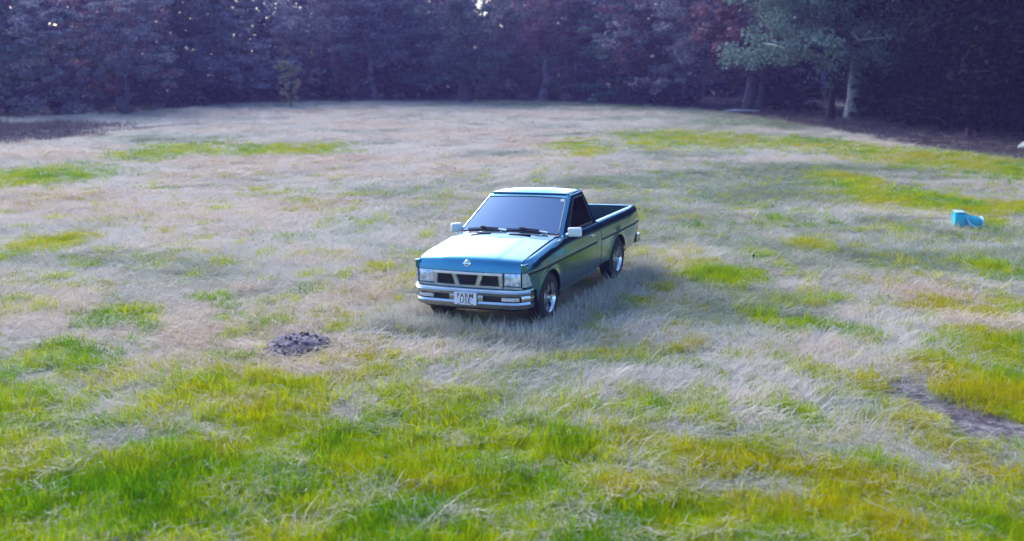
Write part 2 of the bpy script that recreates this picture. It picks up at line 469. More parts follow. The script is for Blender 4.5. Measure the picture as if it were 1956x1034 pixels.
# cowl panel under the wipers
bm = bmesh.new(); grid(bm, [[(x, .49, 1.006 + .022 * (1 - (x / .72) ** 2)), (x, .60 - .04 * (1 - (x / .72) ** 2) , 1.03)] for x in np.linspace(-.74, .74, 13)])
finish(bm, 'cowl_panel', BLACK, T)

# cab -------------------------------------------------------------
CB = dict(y0=.50, y1=1.925, x=.768, z=.982); CT = dict(y0=1.285, y1=1.80, x=.602, z=1.455)
bm = bmesh.new()
q = [(-CB['x'], CB['y0']), (CB['x'], CB['y0']), (CB['x'] - .01, CB['y1']), (-CB['x'] + .01, CB['y1'])]
qt = [(-CT['x'], CT['y0']), (CT['x'], CT['y0']), (CT['x'] - .015, CT['y1']), (-CT['x'] + .015, CT['y1'])]
lo = [bm.verts.new((x, y, CB['z'])) for x, y in q]; hi = [bm.verts.new((x, y, CT['z'])) for x, y in qt]
bm.faces.new(lo[::-1]); bm.faces.new(hi)
for i in range(4): bm.faces.new((lo[i], lo[(i + 1) % 4], hi[(i + 1) % 4], hi[i]))
bm.edges.ensure_lookup_table()
be = [e for e in bm.edges if not all(v in lo for v in e.verts)]
bmesh.ops.bevel(bm, geom=be, offset=.042, segments=5, affect='EDGES', profile=.55)
cab = finish(bm, 'cab', PAINT, T, 60)
# roof skin with a crown and side gutters
bm = bmesh.new(); P = []
for u in np.linspace(-1, 1, 15):
    row = []
    for v in np.linspace(0, 1, 11):
        y = 1.272 + v * .515; x = u * (.557 - .012 * v)
        e = (1 - abs(u) ** 3) * (1 - abs(2 * v - 1) ** 3)
        row.append((x, y, 1.468 + .052 * e * (1 - .25 * v)))
    P.append(row)
V_ = grid(bm, P); bmesh.ops.recalc_face_normals(bm, faces=bm.faces)
if sum(f.normal.z for f in bm.faces) < 0: bmesh.ops.reverse_faces(bm, faces=bm.faces)
bmesh.ops.solidify(bm, geom=bm.faces[:], thickness=.05)
finish(bm, 'roof', PAINT, T, 60)
for s in (1, -1):
    bm = bmesh.new(); tube(bm, [(s * .582, 1.27, 1.452), (s * .577, 1.53, 1.46), (s * .567, 1.785, 1.452)], .009, 6); finish(bm, 'roof_gutter', PAINT, T)

def quad_pt(c, u, v):
    a = Vector(c[0]).lerp(Vector(c[1]), u); b = Vector(c[3]).lerp(Vector(c[2]), u); return a.lerp(b, v)
def pane(name, c, m, parent, off=.004, bulge=0, nu=10, nv=5, inset=.0, round_=.12):
    n = (Vector(c[1]) - Vector(c[0])).cross(Vector(c[3]) - Vector(c[0])).normalized()
    bm = bmesh.new(); P = []
    for i in range(nu + 1):
        row = []
        for j in range(nv + 1):
            u, v = i / nu, j / nv
            row.append(quad_pt(c, u, v) + n * (off + bulge * (1 - (2 * u - 1) ** 2)))
        P.append(row)
    grid(bm, P); o = finish_raw(bm, name, m, parent, 60)
    return o, n
def trim(name, c, m, parent, off, rad, bulge=0, n=10):
    nn = (Vector(c[1]) - Vector(c[0])).cross(Vector(c[3]) - Vector(c[0])).normalized()
    pts = []
    for (u0, v0), (u1, v1) in (((0, 0), (1, 0)), ((1, 0), (1, 1)), ((1, 1), (0, 1)), ((0, 1), (0, 0))):
        for k in range(n):
            u = u0 + (u1 - u0) * k / n; v = v0 + (v1 - v0) * k / n
            pts.append(quad_pt(c, u, v) + nn * (off + bulge * (1 - (2 * u - 1) ** 2)))
    pts.append(pts[0]); bm = bmesh.new(); tube(bm, pts, rad, 6, False); return finish(bm, name, m, parent)
# windshield plane
def wp(x, t):   # t 0 base..1 top
    return (x * (CB['x'] + (CT['x'] - CB['x']) * t), CB['y0'] + (CT['y0'] - CB['y0']) * t, CB['z'] + (CT['z'] - CB['z']) * t)
wc = [wp(-.945, .08), wp(.945, .08), wp(.935, .895), wp(-.935, .895)]
ws, wn_ = pane('windshield', wc, GLASS, T, .003, .022, 16, 6)
trim('windshield_seal', wc, BLACK, ws, .004, .0075, .022, 14)
# inspection sticker at the driver's top corner
bm = bmesh.new(); p0 = [quad_pt(wc, u, v) + wn_ * .009 for u, v in ((.935, .90), (.985, .90), (.985, .985), (.935, .985))]
grid(bm, [[p0[0], p0[3]], [p0[1], p0[2]]]); bmesh.ops.solidify(bm, geom=bm.faces[:], thickness=.001)
finish(bm, 'inspection_sticker', STICK, ws, 0)
# side and rear glass
for s in (1, -1):
    def sp(y, z):
        t = (z - CB['z']) / (CT['z'] - CB['z']); yr = .5
        return (s * (CB['x'] + (CT['x'] - CB['x']) * t), y, z)
    c = [sp(.80, 1.025), sp(1.70, 1.02), sp(1.66, 1.395), sp(1.33, 1.395)]
    if s < 0: c = [c[1], c[0], c[3], c[2]]
    g_, n_ = pane('side_window', c, SIDEGLASS, T, .003, 0, 8, 4)
    trim('window_frame', c, BLACK, g_, .006, .012)
    # quarter vent divider and belt strip, door shut line up the B pillar
    bm = bmesh.new(); tube(bm, [sp(.80, 1.012), sp(1.70, 1.008), sp(1.715, 1.05)], .008, 6); o = finish(bm, 'belt_trim', CHROME if s > 0 else BLACK, g_)
c = [(.60, CB['y1'] - .03, 1.05), (-.60, CB['y1'] - .03, 1.05), (-.50, 1.825, 1.39), (.50, 1.825, 1.39)]
rg, _ = pane('rear_window', c, SIDEGLASS, T, .008)
trim('rear_window_seal', c, BLACK, rg, .009, .011)

# grille -----------------------------------------------------------
YF = -0.668
def yf(x): return YF - 0.045 * (1 - (x / .78) ** 2)
gr = bmesh.new()
box(gr, (0, yf(0) + .075, .65), (.96, .02, .18)); grille = finish(gr, 'grille_backing', BLACK, T)
def bar(name, pts, dep=.05, parent=T, m=CHROME, yoff=0.0):
    bm = bmesh.new(); n = len(pts)
    lo = [bm.verts.new((x, yf(x) + yoff, z)) for x, z in pts]; hi = [bm.verts.new((x, yf(x) + yoff + dep, z)) for x, z in pts]
    bm.faces.new(lo); bm.faces.new(hi[::-1])
    for i in range(n): bm.faces.new((lo[i], hi[i], hi[(i + 1) % n], lo[(i + 1) % n]))
    bmesh.ops.recalc_face_normals(bm, faces=bm.faces)
    bmesh.ops.bevel(bm, geom=bm.edges[:], offset=.006, segments=2, affect='EDGES')
    return finish(bm, name, m, parent, 30)
def band(name, x0, x1, z0, z1, n=12, **k):
    xs_ = np.linspace(x0, x1, n); return bar(name, [(x, z0) for x in xs_] + [(x, z1) for x in xs_[::-1]], **k)
SIL = noisy(mat('silver_grille_paint', (.42, .47, .49), .3, .7), (.36, .41, .43), (.48, .53, .55), 10, 3)
band('grille_top_bar', -.475, .475, .708, .737, yoff=-.022, m=SATIN)
band('grille_bottom_bar', -.475, .475, .546, .574, yoff=-.006, m=SIL)
for s in (-1, 1):
    o = [(s * .155, .709), (s * .215, .709), (s * .166, .573), (s * .106, .573)]
    bar('grille_pillar', o if s > 0 else o[::-1], yoff=-.01, m=SIL)
    o = [(s * .415, .709), (s * .475, .709), (s * .475, .573), (s * .430, .573)]
    bar('grille_end', o if s > 0 else o[::-1], yoff=-.008, m=SIL)
DARKS = noisy(mat('dark_grille_slat', (.035, .034, .045), .35), (.025, .024, .034), (.05, .05, .06), 15, 2)
for (a, b_) in ((-.42, -.18), (-.15, .15), (.18, .42)):
    for z in (.596, .624, .652, .680):
        band('slat', a + .0, b_, z - .005, z + .005, n=4, dep=.03, yoff=.02, m=DARKS, parent=grille)
# headlights and bezels
for s in (-1, 1):
    band('headlight_bezel', s * .48 if s > 0 else -.715, .715 if s > 0 else -.48, .546, .570, n=5, m=SIL, yoff=0)
    xs_ = (.488, .700) if s > 0 else (-.700, -.488)
    o = band('headlight_housing', xs_[0] - .012, xs_[1] + .012, .572, .744, n=5, dep=.03, yoff=.02, m=BLACK)
    bm = bmesh.new()
    P = []
    for u in np.linspace(0, 1, 9):
        row = []
        for v in np.linspace(0, 1, 7):
            x = xs_[0] + (xs_[1] - xs_[0]) * u; z = .580 + .155 * v
            e = (1 - abs(2 * u - 1) ** 4) * (1 - abs(2 * v - 1) ** 4)
            row.append((x, yf(x) + .018 - .022 * e, z))
        P.append(row)
    grid(bm, P); bmesh.ops.recalc_face_normals(bm, faces=bm.faces)
    h = finish(bm, 'headlight', LAMP, T, 60)
    bm = bmesh.new()   # fluted lens ribs
    for k in range(1, 6):
        x = xs_[0] + (xs_[1] - xs_[0]) * k / 6
        tube(bm, [(x, yf(x) + .004, .603), (x, yf(x) - .004, .663), (x, yf(x) + .004, .724)], .0025, 5)
    finish(bm, 'lens_rib', LAMP, h)
    # wrap-round corner marker
    bm = bmesh.new()
    path = [(.722, yf(.722) + .012), (.752, -.655), (.768, -.625), (.776, -.57), (.784, -.50)]
    P = [[(s * x, y, z) for z in (.572, .60, .64, .68, .72, .742)] for x, y in path]
    grid(bm, P); bmesh.ops.recalc_face_normals(bm, faces=bm.faces)
    if sum(f.normal.x for f in bm.faces) * s < 0: bmesh.ops.reverse_faces(bm, faces=bm.faces)
    bmesh.ops.solidify(bm, geom=bm.faces[:], thickness=.02)
    finish(bm, 'corner_marker', LENS, T, 50)
    bm = bmesh.new(); box(bm, (s * .737, -.60, .796), (.056, .11, .108), (0, 0, R(-s * 8)), bev=.014, seg=3)
    finish(bm, 'fender_nose', PAINT, T)
# valance below the lamps
bm = bmesh.new()
path = [(-.79, -.42), (-.785, -.58), (-.74, -.64), (-.5, -.672), (0, -.69), (.5, -.672), (.74, -.64), (.785, -.58), (.79, -.42)]
sweep(bm, path, [(0, .515), (.0, .544), (-.05, .544), (-.05, .515)]); finish(bm, 'front_valance', PAINT, T, 40)
# bumper -----------------------------------------------------------
def bpath(x0, x1, n=25, wrap=(False, False)):
    out = []
    for x in np.linspace(x0, x1, n):
        a = abs(x)
        y = -.765 + .04 * (a / .72) ** 2
        if a > .64: y += .11 * ((a - .64) / .145) ** 1.6
        out.append((x, y))
    if wrap[0]: out = [(-.797, -.50), (-.797, -.56), (-.794, -.60)] + out
    if wrap[1]: out = out + [(.794, -.60), (.797, -.56), (.797, -.50)]
    return out
bump = empty('front_bumper'); bump.parent = T
bm = bmesh.new(); sweep(bm, bpath(-.785, .785, 27, (1, 1)), [(-.06, .515), (-.02, .530), (.0, .522), (.012, .50), (.0, .462), (-.05, .462)]); finish(bm, 'bumper_bar', BUMPERM, bump, 30)
bm = bmesh.new(); sweep(bm, bpath(-.785, .785, 27, (1, 1)), [(-.05, .388), (.0, .388), (.010, .36), (-.005, .305), (-.05, .29)]); finish(bm, 'bumper_bar', BUMPERM, bump, 30)
bm = bmesh.new(); sweep(bm, bpath(-.785, .785, 27, (1, 1)), [(-.03, .528), (-.018, .536), (.002, .530), (.004, .520), (-.02, .522)]); finish(bm, 'bumper_lip_highlight', SATIN, bump, 30)  # pale strip added as the bright highlight along the bumper's top edge
for a, b_, wr in ((-.23, .23, (0, 0)), (-.785, -.715, (1, 0)), (.715, .785, (0, 1))):
    bm = bmesh.new(); sweep(bm, bpath(a, b_, 12, wr), [(-.05, .463), (-.001, .463), (.006, .44), (.006, .41), (-.001, .387), (-.05, .387)]); finish(bm, 'bumper_face', BUMPERM, bump, 30)
bm = bmesh.new(); sweep(bm, bpath(-.72, .72, 21), [(-.052, .46), (-.042, .46), (-.042, .39), (-.052, .39)]); finish(bm, 'bumper_slot', BLACK, bump)
for s in (-1, 1):
    a, b_ = (.475, .695) if s > 0 else (-.695, -.475)
    bm = bmesh.new(); sweep(bm, bpath(a, b_, 6), [(-.035, .448), (-.006, .446), (-.004, .425), (-.006, .402), (-.035, .400)]); finish(bm, 'turn_signal', TURN, bump, 30)
bm = bmesh.new(); sweep(bm, bpath(-.78, .78, 21), [(-.10, .50), (-.055, .50), (-.055, .29), (-.10, .26)]); finish(bm, 'bumper_bracket', BLACK, bump)
# plate with lettering
bm = bmesh.new(); box(bm, (0, 0, 0), (.306, .006, .156), bev=.002, seg=1)
plate = finish(bm, 'number_plate', PLATE, T); plate.location = (0, -.784, .418); plate.rotation_euler = (R(-3), 0, 0)
def text_mesh(body, size, off, wide):
    c = bpy.data.curves.new('lettering', 'FONT'); c.body = body; c.size = size; c.align_x = 'CENTER'; c.align_y = 'CENTER'
    c.offset = off; c.extrude = .001; c.space_character = 1.16
    o = bpy.data.objects.new('lettering', c); col.objects.link(o)
    dg = bpy.context.evaluated_depsgraph_get()
    me = bpy.data.meshes.new_from_object(o.evaluated_get(dg))
    bpy.data.objects.remove(o)
    for v in me.vertices: v.co.x *= wide
    return me
for body, z in (('FARM', .034), ('USE', -.033)):
    me = text_mesh(body, .084, .0010, 1.0); me.materials.clear()
    o = link('lettering', me, INK, plate); o.location = (0, -.0042, z); o.rotation_euler = (R(90), 0, 0)
    o['label'] = 'dark red letters %s on the white plate' % body
for s in (-1, 1):
    bm = bmesh.new(); box(bm, (s * .09, -.0045, -.068), (.04, .002, .006)); finish(bm, 'plate_mark', INK, plate)
# mirrors
for s in (1, -1):
    mo = empty('mirror'); mo.parent = T; mo.scale = (.9, .9, .9); mo.location = (s * (.80 if s > 0 else .775), .66, 1.015)
    bm = bmesh.new(); ma = R(14) if s > 0 else R(38)
    box(bm, (s * .115 if s > 0 else -.07, 0, .035), (.20 if s > 0 else .17, .085, .135), (0, 0, ma), bev=.028, seg=4)
    finish(bm, 'mirror_shell', SATIN, mo)
    bm = bmesh.new(); box(bm, (s * .115 - .042 * math.sin(ma) if s > 0 else -.07 - .042 * math.sin(ma), .042 * math.cos(ma), .035), (.165 if s > 0 else .14, .012, .105), (0, 0, ma), bev=.004)
    finish(bm, 'mirror_glass', GLASS, mo)
    bm = bmesh.new(); tube(bm, [(-s * .03, .03, -.02), (s * .03, .02, .0), (s * .07, 0, .02)], [.035, .028, .022], 8); finish(bm, 'mirror_foot', CHROME, mo)
# wipers
for xc, pv in ((-.56, -.03), (.02, .56)):
    wo = empty('wiper'); wo.parent = T
    def wpt(x, t, o): 
        u = x / (CB['x'] + (CT['x'] - CB['x']) * t); p = Vector(wp(u, t)); return p + wn_ * (o + .022 * (1 - (u / .945) ** 2))
    bm = bmesh.new(); tube(bm, [wpt(xc - .06, .115, .016), wpt(xc + .17, .125, .016), wpt(xc + .42, .115, .016)], .0085, 6); finish(bm, 'wiper_blade', BLACK, wo)
    bm = bmesh.new(); tube(bm, [wpt(xc + .15, .13, .03), wpt((xc + pv) / 2 + .16, .09, .045), wpt(pv - .02, .05, .035)], [.009, .011, .013], 6); finish(bm, 'wiper_arm', BLACK, wo)
    bm = bmesh.new(); tube(bm, [wpt(pv - .1, .058, .05), wpt(pv + .02, .045, .04)], [.012, .016], 8); finish(bm, 'wiper_pivot', CHROME, wo)
    bm = bmesh.new(); box(bm, wpt(xc + .16, .14, .03), (.07, .03, .02), bev=.006); finish(bm, 'wiper_clip', BLACK, wo)
# bed --------------------------------------------------------------
bm = bmesh.new(); box(bm, (0, 2.83, .555), (1.44, 1.74, .03))
for k in range(13): box(bm, (-.60 + k * .1, 2.83, .578), (.05, 1.70, .016), bev=.005, seg=1)
bed = finish(bm, 'bed_floor', PAINT_SHADED, T)
for s in (1, -1):
    bm = bmesh.new(); box(bm, (s * .695, 2.83, .755), (.016, 1.74, .40))
    for k in range(6): box(bm, (s * .683, 2.12 + k * .28, .755), (.016, .05, .36), bev=.004, seg=1)
    finish(bm, 'bed_wall', PAINT_SHADED, T)
    bm = bmesh.new(); box(bm, (s * .60, 2.66, .66), (.19, .78, .19), bev=.06, seg=3); finish(bm, 'wheel_housing', PAINT_SHADED, T)
bm = bmesh.new(); box(bm, (0, 1.965, .76), (1.50, .035, .43), bev=.01); box(bm, (0, 1.968, .972), (1.50, .05, .024), bev=.008); finish(bm, 'bed_front_wall', PAINT, T)
bm = bmesh.new(); box(bm, (0, 3.715, .73), (1.46, .045, .46), bev=.012); box(bm, (0, 3.712, .958), (1.46, .07, .028), bev=.01); box(bm, (0, 3.686, .74), (1.2, .012, .30), bev=.004)
tg = finish(bm, 'tailgate', PAINT, T)
bm = bmesh.new(); box(bm, (0, 3.668, .76), (1.36, .018, .37), bev=.004); finish(bm, 'tailgate_shade_panel', PAINT_SHADED, tg)  # dark sheet added on the inner face to paint the bed's shade
bm = bmesh.new(); box(bm, (0, 3.744, .86), (.16, .016, .06), bev=.005); finish(bm, 'tailgate_handle', BLACK, tg)
for s in (1, -1):
    bm = bmesh.new(); box(bm, (s * .755, 3.728, .70), (.05, .03, .26), bev=.008); finish(bm, 'tail_light', noisy(mat('red_lens', (.35, .01, .01), .2), (.3, .01, .01), (.4, .015, .012)), T)
bm = bmesh.new(); sweep(bm, [(.80, 3.60), (.80, 3.78), (.74, 3.84), (0, 3.86), (-.74, 3.84), (-.80, 3.78), (-.80, 3.60)], [(-.08, .40), (0, .40), (.0, .52), (-.08, .52)]); finish(bm, 'rear_bumper', BUMPERM, T, 30)
# underside
bm = bmesh.new()
box(bm, (0, .62, .56), (1.16, 2.3, .40)); box(bm, (0, 1.12, .35), (1.44, 1.42, .10)); box(bm, (0, 2.85, .46), (1.1, 1.75, .16)); box(bm, (0, .0, .83), (1.30, .9, .02)); box(bm, (0, 3.45, .42), (1.4, .5, .03))
box(bm, (.33, 1.5, .30), (.08, 4.2, .10)); box(bm, (-.33, 1.5, .30), (.08, 4.2, .10))
finish(bm, 'underbody', BLACK, T)
for s in (1, -1):
    for yc in (0, WB):
        bm = bmesh.new(); P = []
        for a in np.linspace(-.15, math.pi + .15, 15):
            P.append([(s * xx, yc + math.cos(a) * .40, .31 + math.sin(a) * .40) for xx in (.775, .58)])
        grid(bm, P); finish(bm, 'wheel_well', BLACK, T)
# wheels
def wheel_parts():
    bm = bmesh.new()
    lathe(bm, [(-.095, .172), (-.10, .215), (-.098, .285), (-.08, .308), (-.03, .315), (.03, .315), (.08, .308), (.098, .285), (.103, .24), (.097, .185), (.07, .178), (-.07, .172)], 40, close=True)
    for k in range(36):       # tread blocks
        a = 2 * math.pi * k / 36
        for xx in (-.055, .0, .055):
            box(bm, (xx, .3155 * math.cos(a + xx), .3155 * math.sin(a + xx)), (.044, .036, .012), (a + xx - math.pi / 2, 0, 0))
    t = bm
    r = bmesh.new()
    lathe(r, [(-.06, .198), (.02, .190), (.06, .193), (.088, .205), (.100, .213), (.098, .221), (.086, .222), (.06, .204)], 40)
    dsk = bmesh.new()
    # five-spoke pressed disc : spokes as wedges with gaps between them
    n = 5
    lathe(dsk, [(.03, .0), (.062, .0), (.066, .040), (.058, .066), (.045, .072), (.03, .072)], 28)
    for k in range(n):
        a = 2 * math.pi * k / n + .3
        def P(rr, da, x): return (x, rr * math.cos(a + da), rr * math.sin(a + da))
        pts = [P(.066, -.62, .045), P(.12, -.36, .062), P(.196, -.30, .05), P(.196, .30, .05), P(.12, .36, .062), P(.066, .62, .045)]
        lo = [dsk.verts.new(p) for p in pts]; hi = [dsk.verts.new((p[0] - .03, p[1], p[2])) for p in pts]
        c0 = dsk.verts.new(P(.12, 0, .080))
        for i in range(6):
            dsk.faces.new((lo[i], lo[(i + 1) % 6], c0)); dsk.faces.new((lo[i], hi[i], hi[(i + 1) % 6], lo[(i + 1) % 6]))
    bk = bmesh.new(); lathe(bk, [(.0, .001), (.0, .195)], 32)
    hb = bmesh.new(); lathe(hb, [(.06, .036), (.088, .034), (.094, .026), (.095, .001)], 20)
    for k in range(5):
        a = 2 * math.pi * k / 5 + .9; lathe_ = bmesh.ops.create_cone(hb, cap_ends=True, segments=6, radius1=.010, radius2=.008, depth=.02)
        bmesh.ops.transform(hb, matrix=Matrix.Translation((.066, .054 * math.cos(a), .054 * math.sin(a))) @ Matrix.Rotation(math.pi / 2, 4, 'Y'), verts=lathe_['verts'])
    return t, r, dsk, bk, hb
t, r, dk, bk, hb = wheel_parts()
wroot = empty('wheel'); wroot.parent = T
w_parts = [finish(t, 'tyre', RUBBER, wroot), finish(r, 'rim', CHROME, wroot), finish(dk, 'wheel_disc', RIMM, wroot, 25), finish(bk, 'brake_backing', BLACK, wroot), finish(hb, 'hub_cap', CHROME, wroot)]
for p_ in w_parts[1:]: p_.scale = (1, .87, .87)
first = True
for s, yc, z in ((1, 0, .31), (1, WB, .32), (-1, 0, .31), (-1, WB, .32)):
    if first: wr = wroot; first = False
    else:
        wr = wroot.copy(); col.objects.link(wr); wr.parent = T
        for p_ in w_parts:
            c_ = p_.copy(); col.objects.link(c_); c_.parent = wr
    wr.location = (s * .705, yc, z); wr.rotation_euler = (0, 0, 0 if s > 0 else math.pi)
    wr.rotation_euler.x = random.random() * 2
# aerial on the passenger fender
# ------------------------------------------------------------------ trees
def leaf_mat(name, dark, mid, light, rough=.75, spec=.12, transl=.22):
    m = bpy.data.materials.new(name); m.use_nodes = True
    nt = m.node_tree; N = nt.nodes; L = nt.links; b = N['Principled BSDF']
    b.inputs['Roughness'].default_value = rough; b.inputs['Specular IOR Level'].default_value = spec
    g = N.new('ShaderNodeNewGeometry'); tc = N.new('ShaderNodeTexCoord'); nz = N.new('ShaderNodeTexNoise')
    nz.inputs['Scale'].default_value = .55; nz.inputs['Detail'].default_value = 3
    L.new(tc.outputs['Object'], nz.inputs['Vector'])
    mt = N.new('ShaderNodeMath'); mt.operation = 'MULTIPLY_ADD'; mt.inputs[1].default_value = .45
    L.new(g.outputs['Random Per Island'], mt.inputs[0]); L.new(nz.outputs['Fac'], mt.inputs[2])
    cr = N.new('ShaderNodeValToRGB'); e = cr.color_ramp.elements; e.new(.5)
    for i, (p, c) in enumerate(((.45, dark), (.7, mid), (.98, light))): e[i].position = p; e[i].color = (*c, 1)
    L.new(mt.outputs[0], cr.inputs['Fac']); L.new(cr.outputs['Color'], b.inputs['Base Color'])
    tr = N.new('ShaderNodeBsdfTranslucent'); mx = N.new('ShaderNodeMixShader'); mx.inputs[0].default_value = transl
    L.new(cr.outputs['Color'], tr.inputs['Color']); L.new(b.outputs[0], mx.inputs[1]); L.new(tr.outputs[0], mx.inputs[2])
    L.new(mx.outputs[0], N['Material Output'].inputs['Surface'])
    return m
LEAF = {
    'oak': leaf_mat('oak_leaf', (.05, .09, .07), (.11, .19, .15), (.20, .30, .25)),
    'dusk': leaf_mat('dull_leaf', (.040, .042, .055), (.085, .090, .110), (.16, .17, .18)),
    'lilac': leaf_mat('lit_dull_leaf', (.07, .07, .09), (.17, .17, .20), (.30, .30, .33)),  # dull leaf lightened, light on the front crowns put into the colour
    'wine': leaf_mat('lit_russet_leaf', (.07, .035, .055), (.17, .085, .115), (.27, .16, .18)),  # russet leaf lightened the same way for lit front crowns
    'lit_pine': leaf_mat('lit_pine_needle', (.04, .06, .058), (.09, .13, .12), (.16, .21, .19)),  # pine needle lightened the same way for lit front crowns
    'plum': leaf_mat('russet_leaf', (.05, .028, .042), (.105, .055, .075), (.16, .10, .11)),
    'pine': leaf_mat('pine_needle', (.020, .036, .030), (.040, .066, .052), (.075, .105, .085)),
    'dark': leaf_mat('shade_dark_leaf', (.004, .005, .006), (.007, .009, .010), (.014, .018, .018), .85, .02, .08),  # deep shade of the right-hand wood put into the leaf colour
    'sapling': leaf_mat('yellowing_leaf', (.20, .18, .09), (.34, .30, .16), (.46, .42, .26)),
    'brush': leaf_mat('dead_brush', (.035, .026, .034), (.07, .052, .062), (.12, .09, .10)),
}
def bark(name, a, b_):
    m = mat(name, a, .9); m.node_tree.nodes['Principled BSDF'].inputs['Specular IOR Level'].default_value = .15
    return noisy(m, a, b_, 5, 6, .35, .65, .6, 14, .03)
BARK = bark('grey_bark', (.035, .030, .034), (.11, .095, .10))
BARKPALE = bark('pale_bark', (.14, .15, .15), (.34, .35, .34))
BARKLILAC = bark('lilac_bark', (.13, .11, .14), (.30, .26, .30))
BARKDARK = bark('dark_bark', (.010, .009, .011), (.03, .026, .03))

def leaf_cloud(C, size, rs, droop=.35, aspect=.55, needle=False):
    n = len(C)
    ln = size * (.6 + .8 * rs.random(n))
    th = rs.random(n) * 2 * np.pi; el = (rs.random(n) - .5) * 1.6 - droop
    D = np.stack([np.cos(th) * np.cos(el), np.sin(th) * np.cos(el), np.sin(el)], 1)
    Nn = rs.normal(size=(n, 3)); Nn[:, 2] += .8
    S = np.cross(D, Nn); S /= np.linalg.norm(S, axis=1)[:, None] + 1e-9
    L_ = D * ln[:, None]; W_ = S * (ln * aspect * .5)[:, None]
    V = np.stack([C - L_ * .5, C + W_ - L_ * .05, C + L_ * .5, C - W_ - L_ * .05], 1).reshape(-1, 3)
    F = np.arange(4 * n).reshape(n, 4)
    return V, F

def np_tube(pts, rads, n=7):
    pts = np.asarray(pts, float); k = len(pts)
    T_ = np.gradient(pts, axis=0); T_ /= np.linalg.norm(T_, axis=1)[:, None] + 1e-9
    ref = np.array([.3, .9, .25]); A = np.cross(T_, ref); A /= np.linalg.norm(A, axis=1)[:, None] + 1e-9
    B = np.cross(T_, A); a = np.arange(n) / n * 2 * np.pi
    V = pts[:, None, :] + (A[:, None, :] * np.cos(a)[None, :, None] + B[:, None, :] * np.sin(a)[None, :, None]) * np.asarray(rads)[:, None, None]
    i = np.arange(k - 1)[:, None] * n; j = np.arange(n)[None, :]; j2 = (j + 1) % n
    F = np.stack([i + j, i + j2, i + n + j2, i + n + j], -1).reshape(-1, 4)
    return V.reshape(-1, 3), F
class Acc:
    def __init__(s): s.V = []; s.F = []; s.n = 0
    def add(s, V, F): s.V.append(V); s.F.append(F + s.n); s.n += len(V)
    def mesh(s, name, smooth=False):
        me = np_mesh(name, np.concatenate(s.V), np.concatenate(s.F))
        if smooth: me.polygons.foreach_set('use_smooth', np.ones(len(me.polygons), bool))
        return me

def tree_meshes(seed, H, r0, base, crad, n_limb, clumps, per, leaf, form='broad', lean=0.0, droop=.35, spread=.55):
    rs = np.random.default_rng(seed); tk = Acc()
    zs = np.linspace(-.15, H * .93, 12); wob = np.cumsum(rs.normal(size=(12, 2)) * .012 * H / 2, 0)
    tp = np.stack([wob[:, 0] + lean * zs, wob[:, 1], zs], 1); tp[:2, :2] *= .2
    tr_ = r0 * np.clip(1 - zs / (H * .97), .06, 1) ** .8; tr_[0] *= 1.45
    tk.add(*np_tube(tp, tr_, 9))
    ends = []
    for k in range(n_limb):
        f = base / H + (1 - base / H) * (k + rs.random() * .6) / n_limb * .95
        i = f * 11 / .93 if f < .9 else 10.5; i = min(i, 10.6); a = int(i); p0 = tp[a] * (1 - (i - a)) + tp[min(a + 1, 11)] * (i - a)
        az = k * 2.4 + rs.random() * .8
        if form == 'pine': ln = crad * (1.05 - .85 * (f - base / H) / (1 - base / H)) * (.7 + .5 * rs.random()); up = -.08 + .25 * f
        else: ln = crad * (1.0 - .55 * abs(f - .55)) * (.65 + .5 * rs.random()); up = .12 + .75 * f * rs.random()
        m = 6; t = np.linspace(0, 1, m)
        dirn = np.array([math.cos(az), math.sin(az), 0])
        P = p0 + dirn * (ln * t)[:, None] + np.array([0, 0, 1]) * (ln * (up * t - (.28 if form == 'pine' else .22) * t ** 2.2))[:, None] + np.cumsum(rs.normal(size=(m, 3)) * .03 * ln, 0) * t[:, None]
        tk.add(*np_tube(P, np.interp(zs[a], zs, tr_) * .42 * (1 - .85 * t) + .012, 6))
        for q in np.linspace(.35, 1, 4):
            ends.append((P[int(q * (m - 1))], ln * (.30 + .15 * rs.random())))
            az2 = az + rs.choice([-1, 1]) * (.5 + .6 * rs.random()); l2 = ln * .42
            b0 = P[int(q * (m - 1))]; d2 = np.array([math.cos(az2), math.sin(az2), .25 - .3 * rs.random()])
            P2 = b0 + d2 * (l2 * np.linspace(0, 1, 4))[:, None]; P2[:, 2] -= .12 * l2 * np.linspace(0, 1, 4) ** 2
            tk.add(*np_tube(P2, np.linspace(.03, .008, 4) * max(1, r0 * 4), 5)); ends.append((P2[-1], l2 * .6))
    cw = Acc(); idx = rs.integers(0, len(ends), clumps); Cs = []
    for k in idx:
        c, s_ = ends[k]; s_ = max(.25, s_) * (.6 + .6 * rs.random())
        cc = c + rs.normal(size=3) * s_ * spread
        u = rs.normal(size=(per, 3)); u /= np.linalg.norm(u, axis=1)[:, None]; u *= (rs.random(per) ** .45)[:, None]
        sc = np.array([1.0, 1.0, .34 if form == 'pine' else .55]) * s_ * .75
        Cs.append(cc + u * sc)
    C = np.concatenate(Cs); C = C[C[:, 2] > .25]
    cw.add(*leaf_cloud(C, leaf, rs, droop, .22 if form == 'pine' else .6))
    return tk.mesh('trunk', True), cw.mesh('crown')

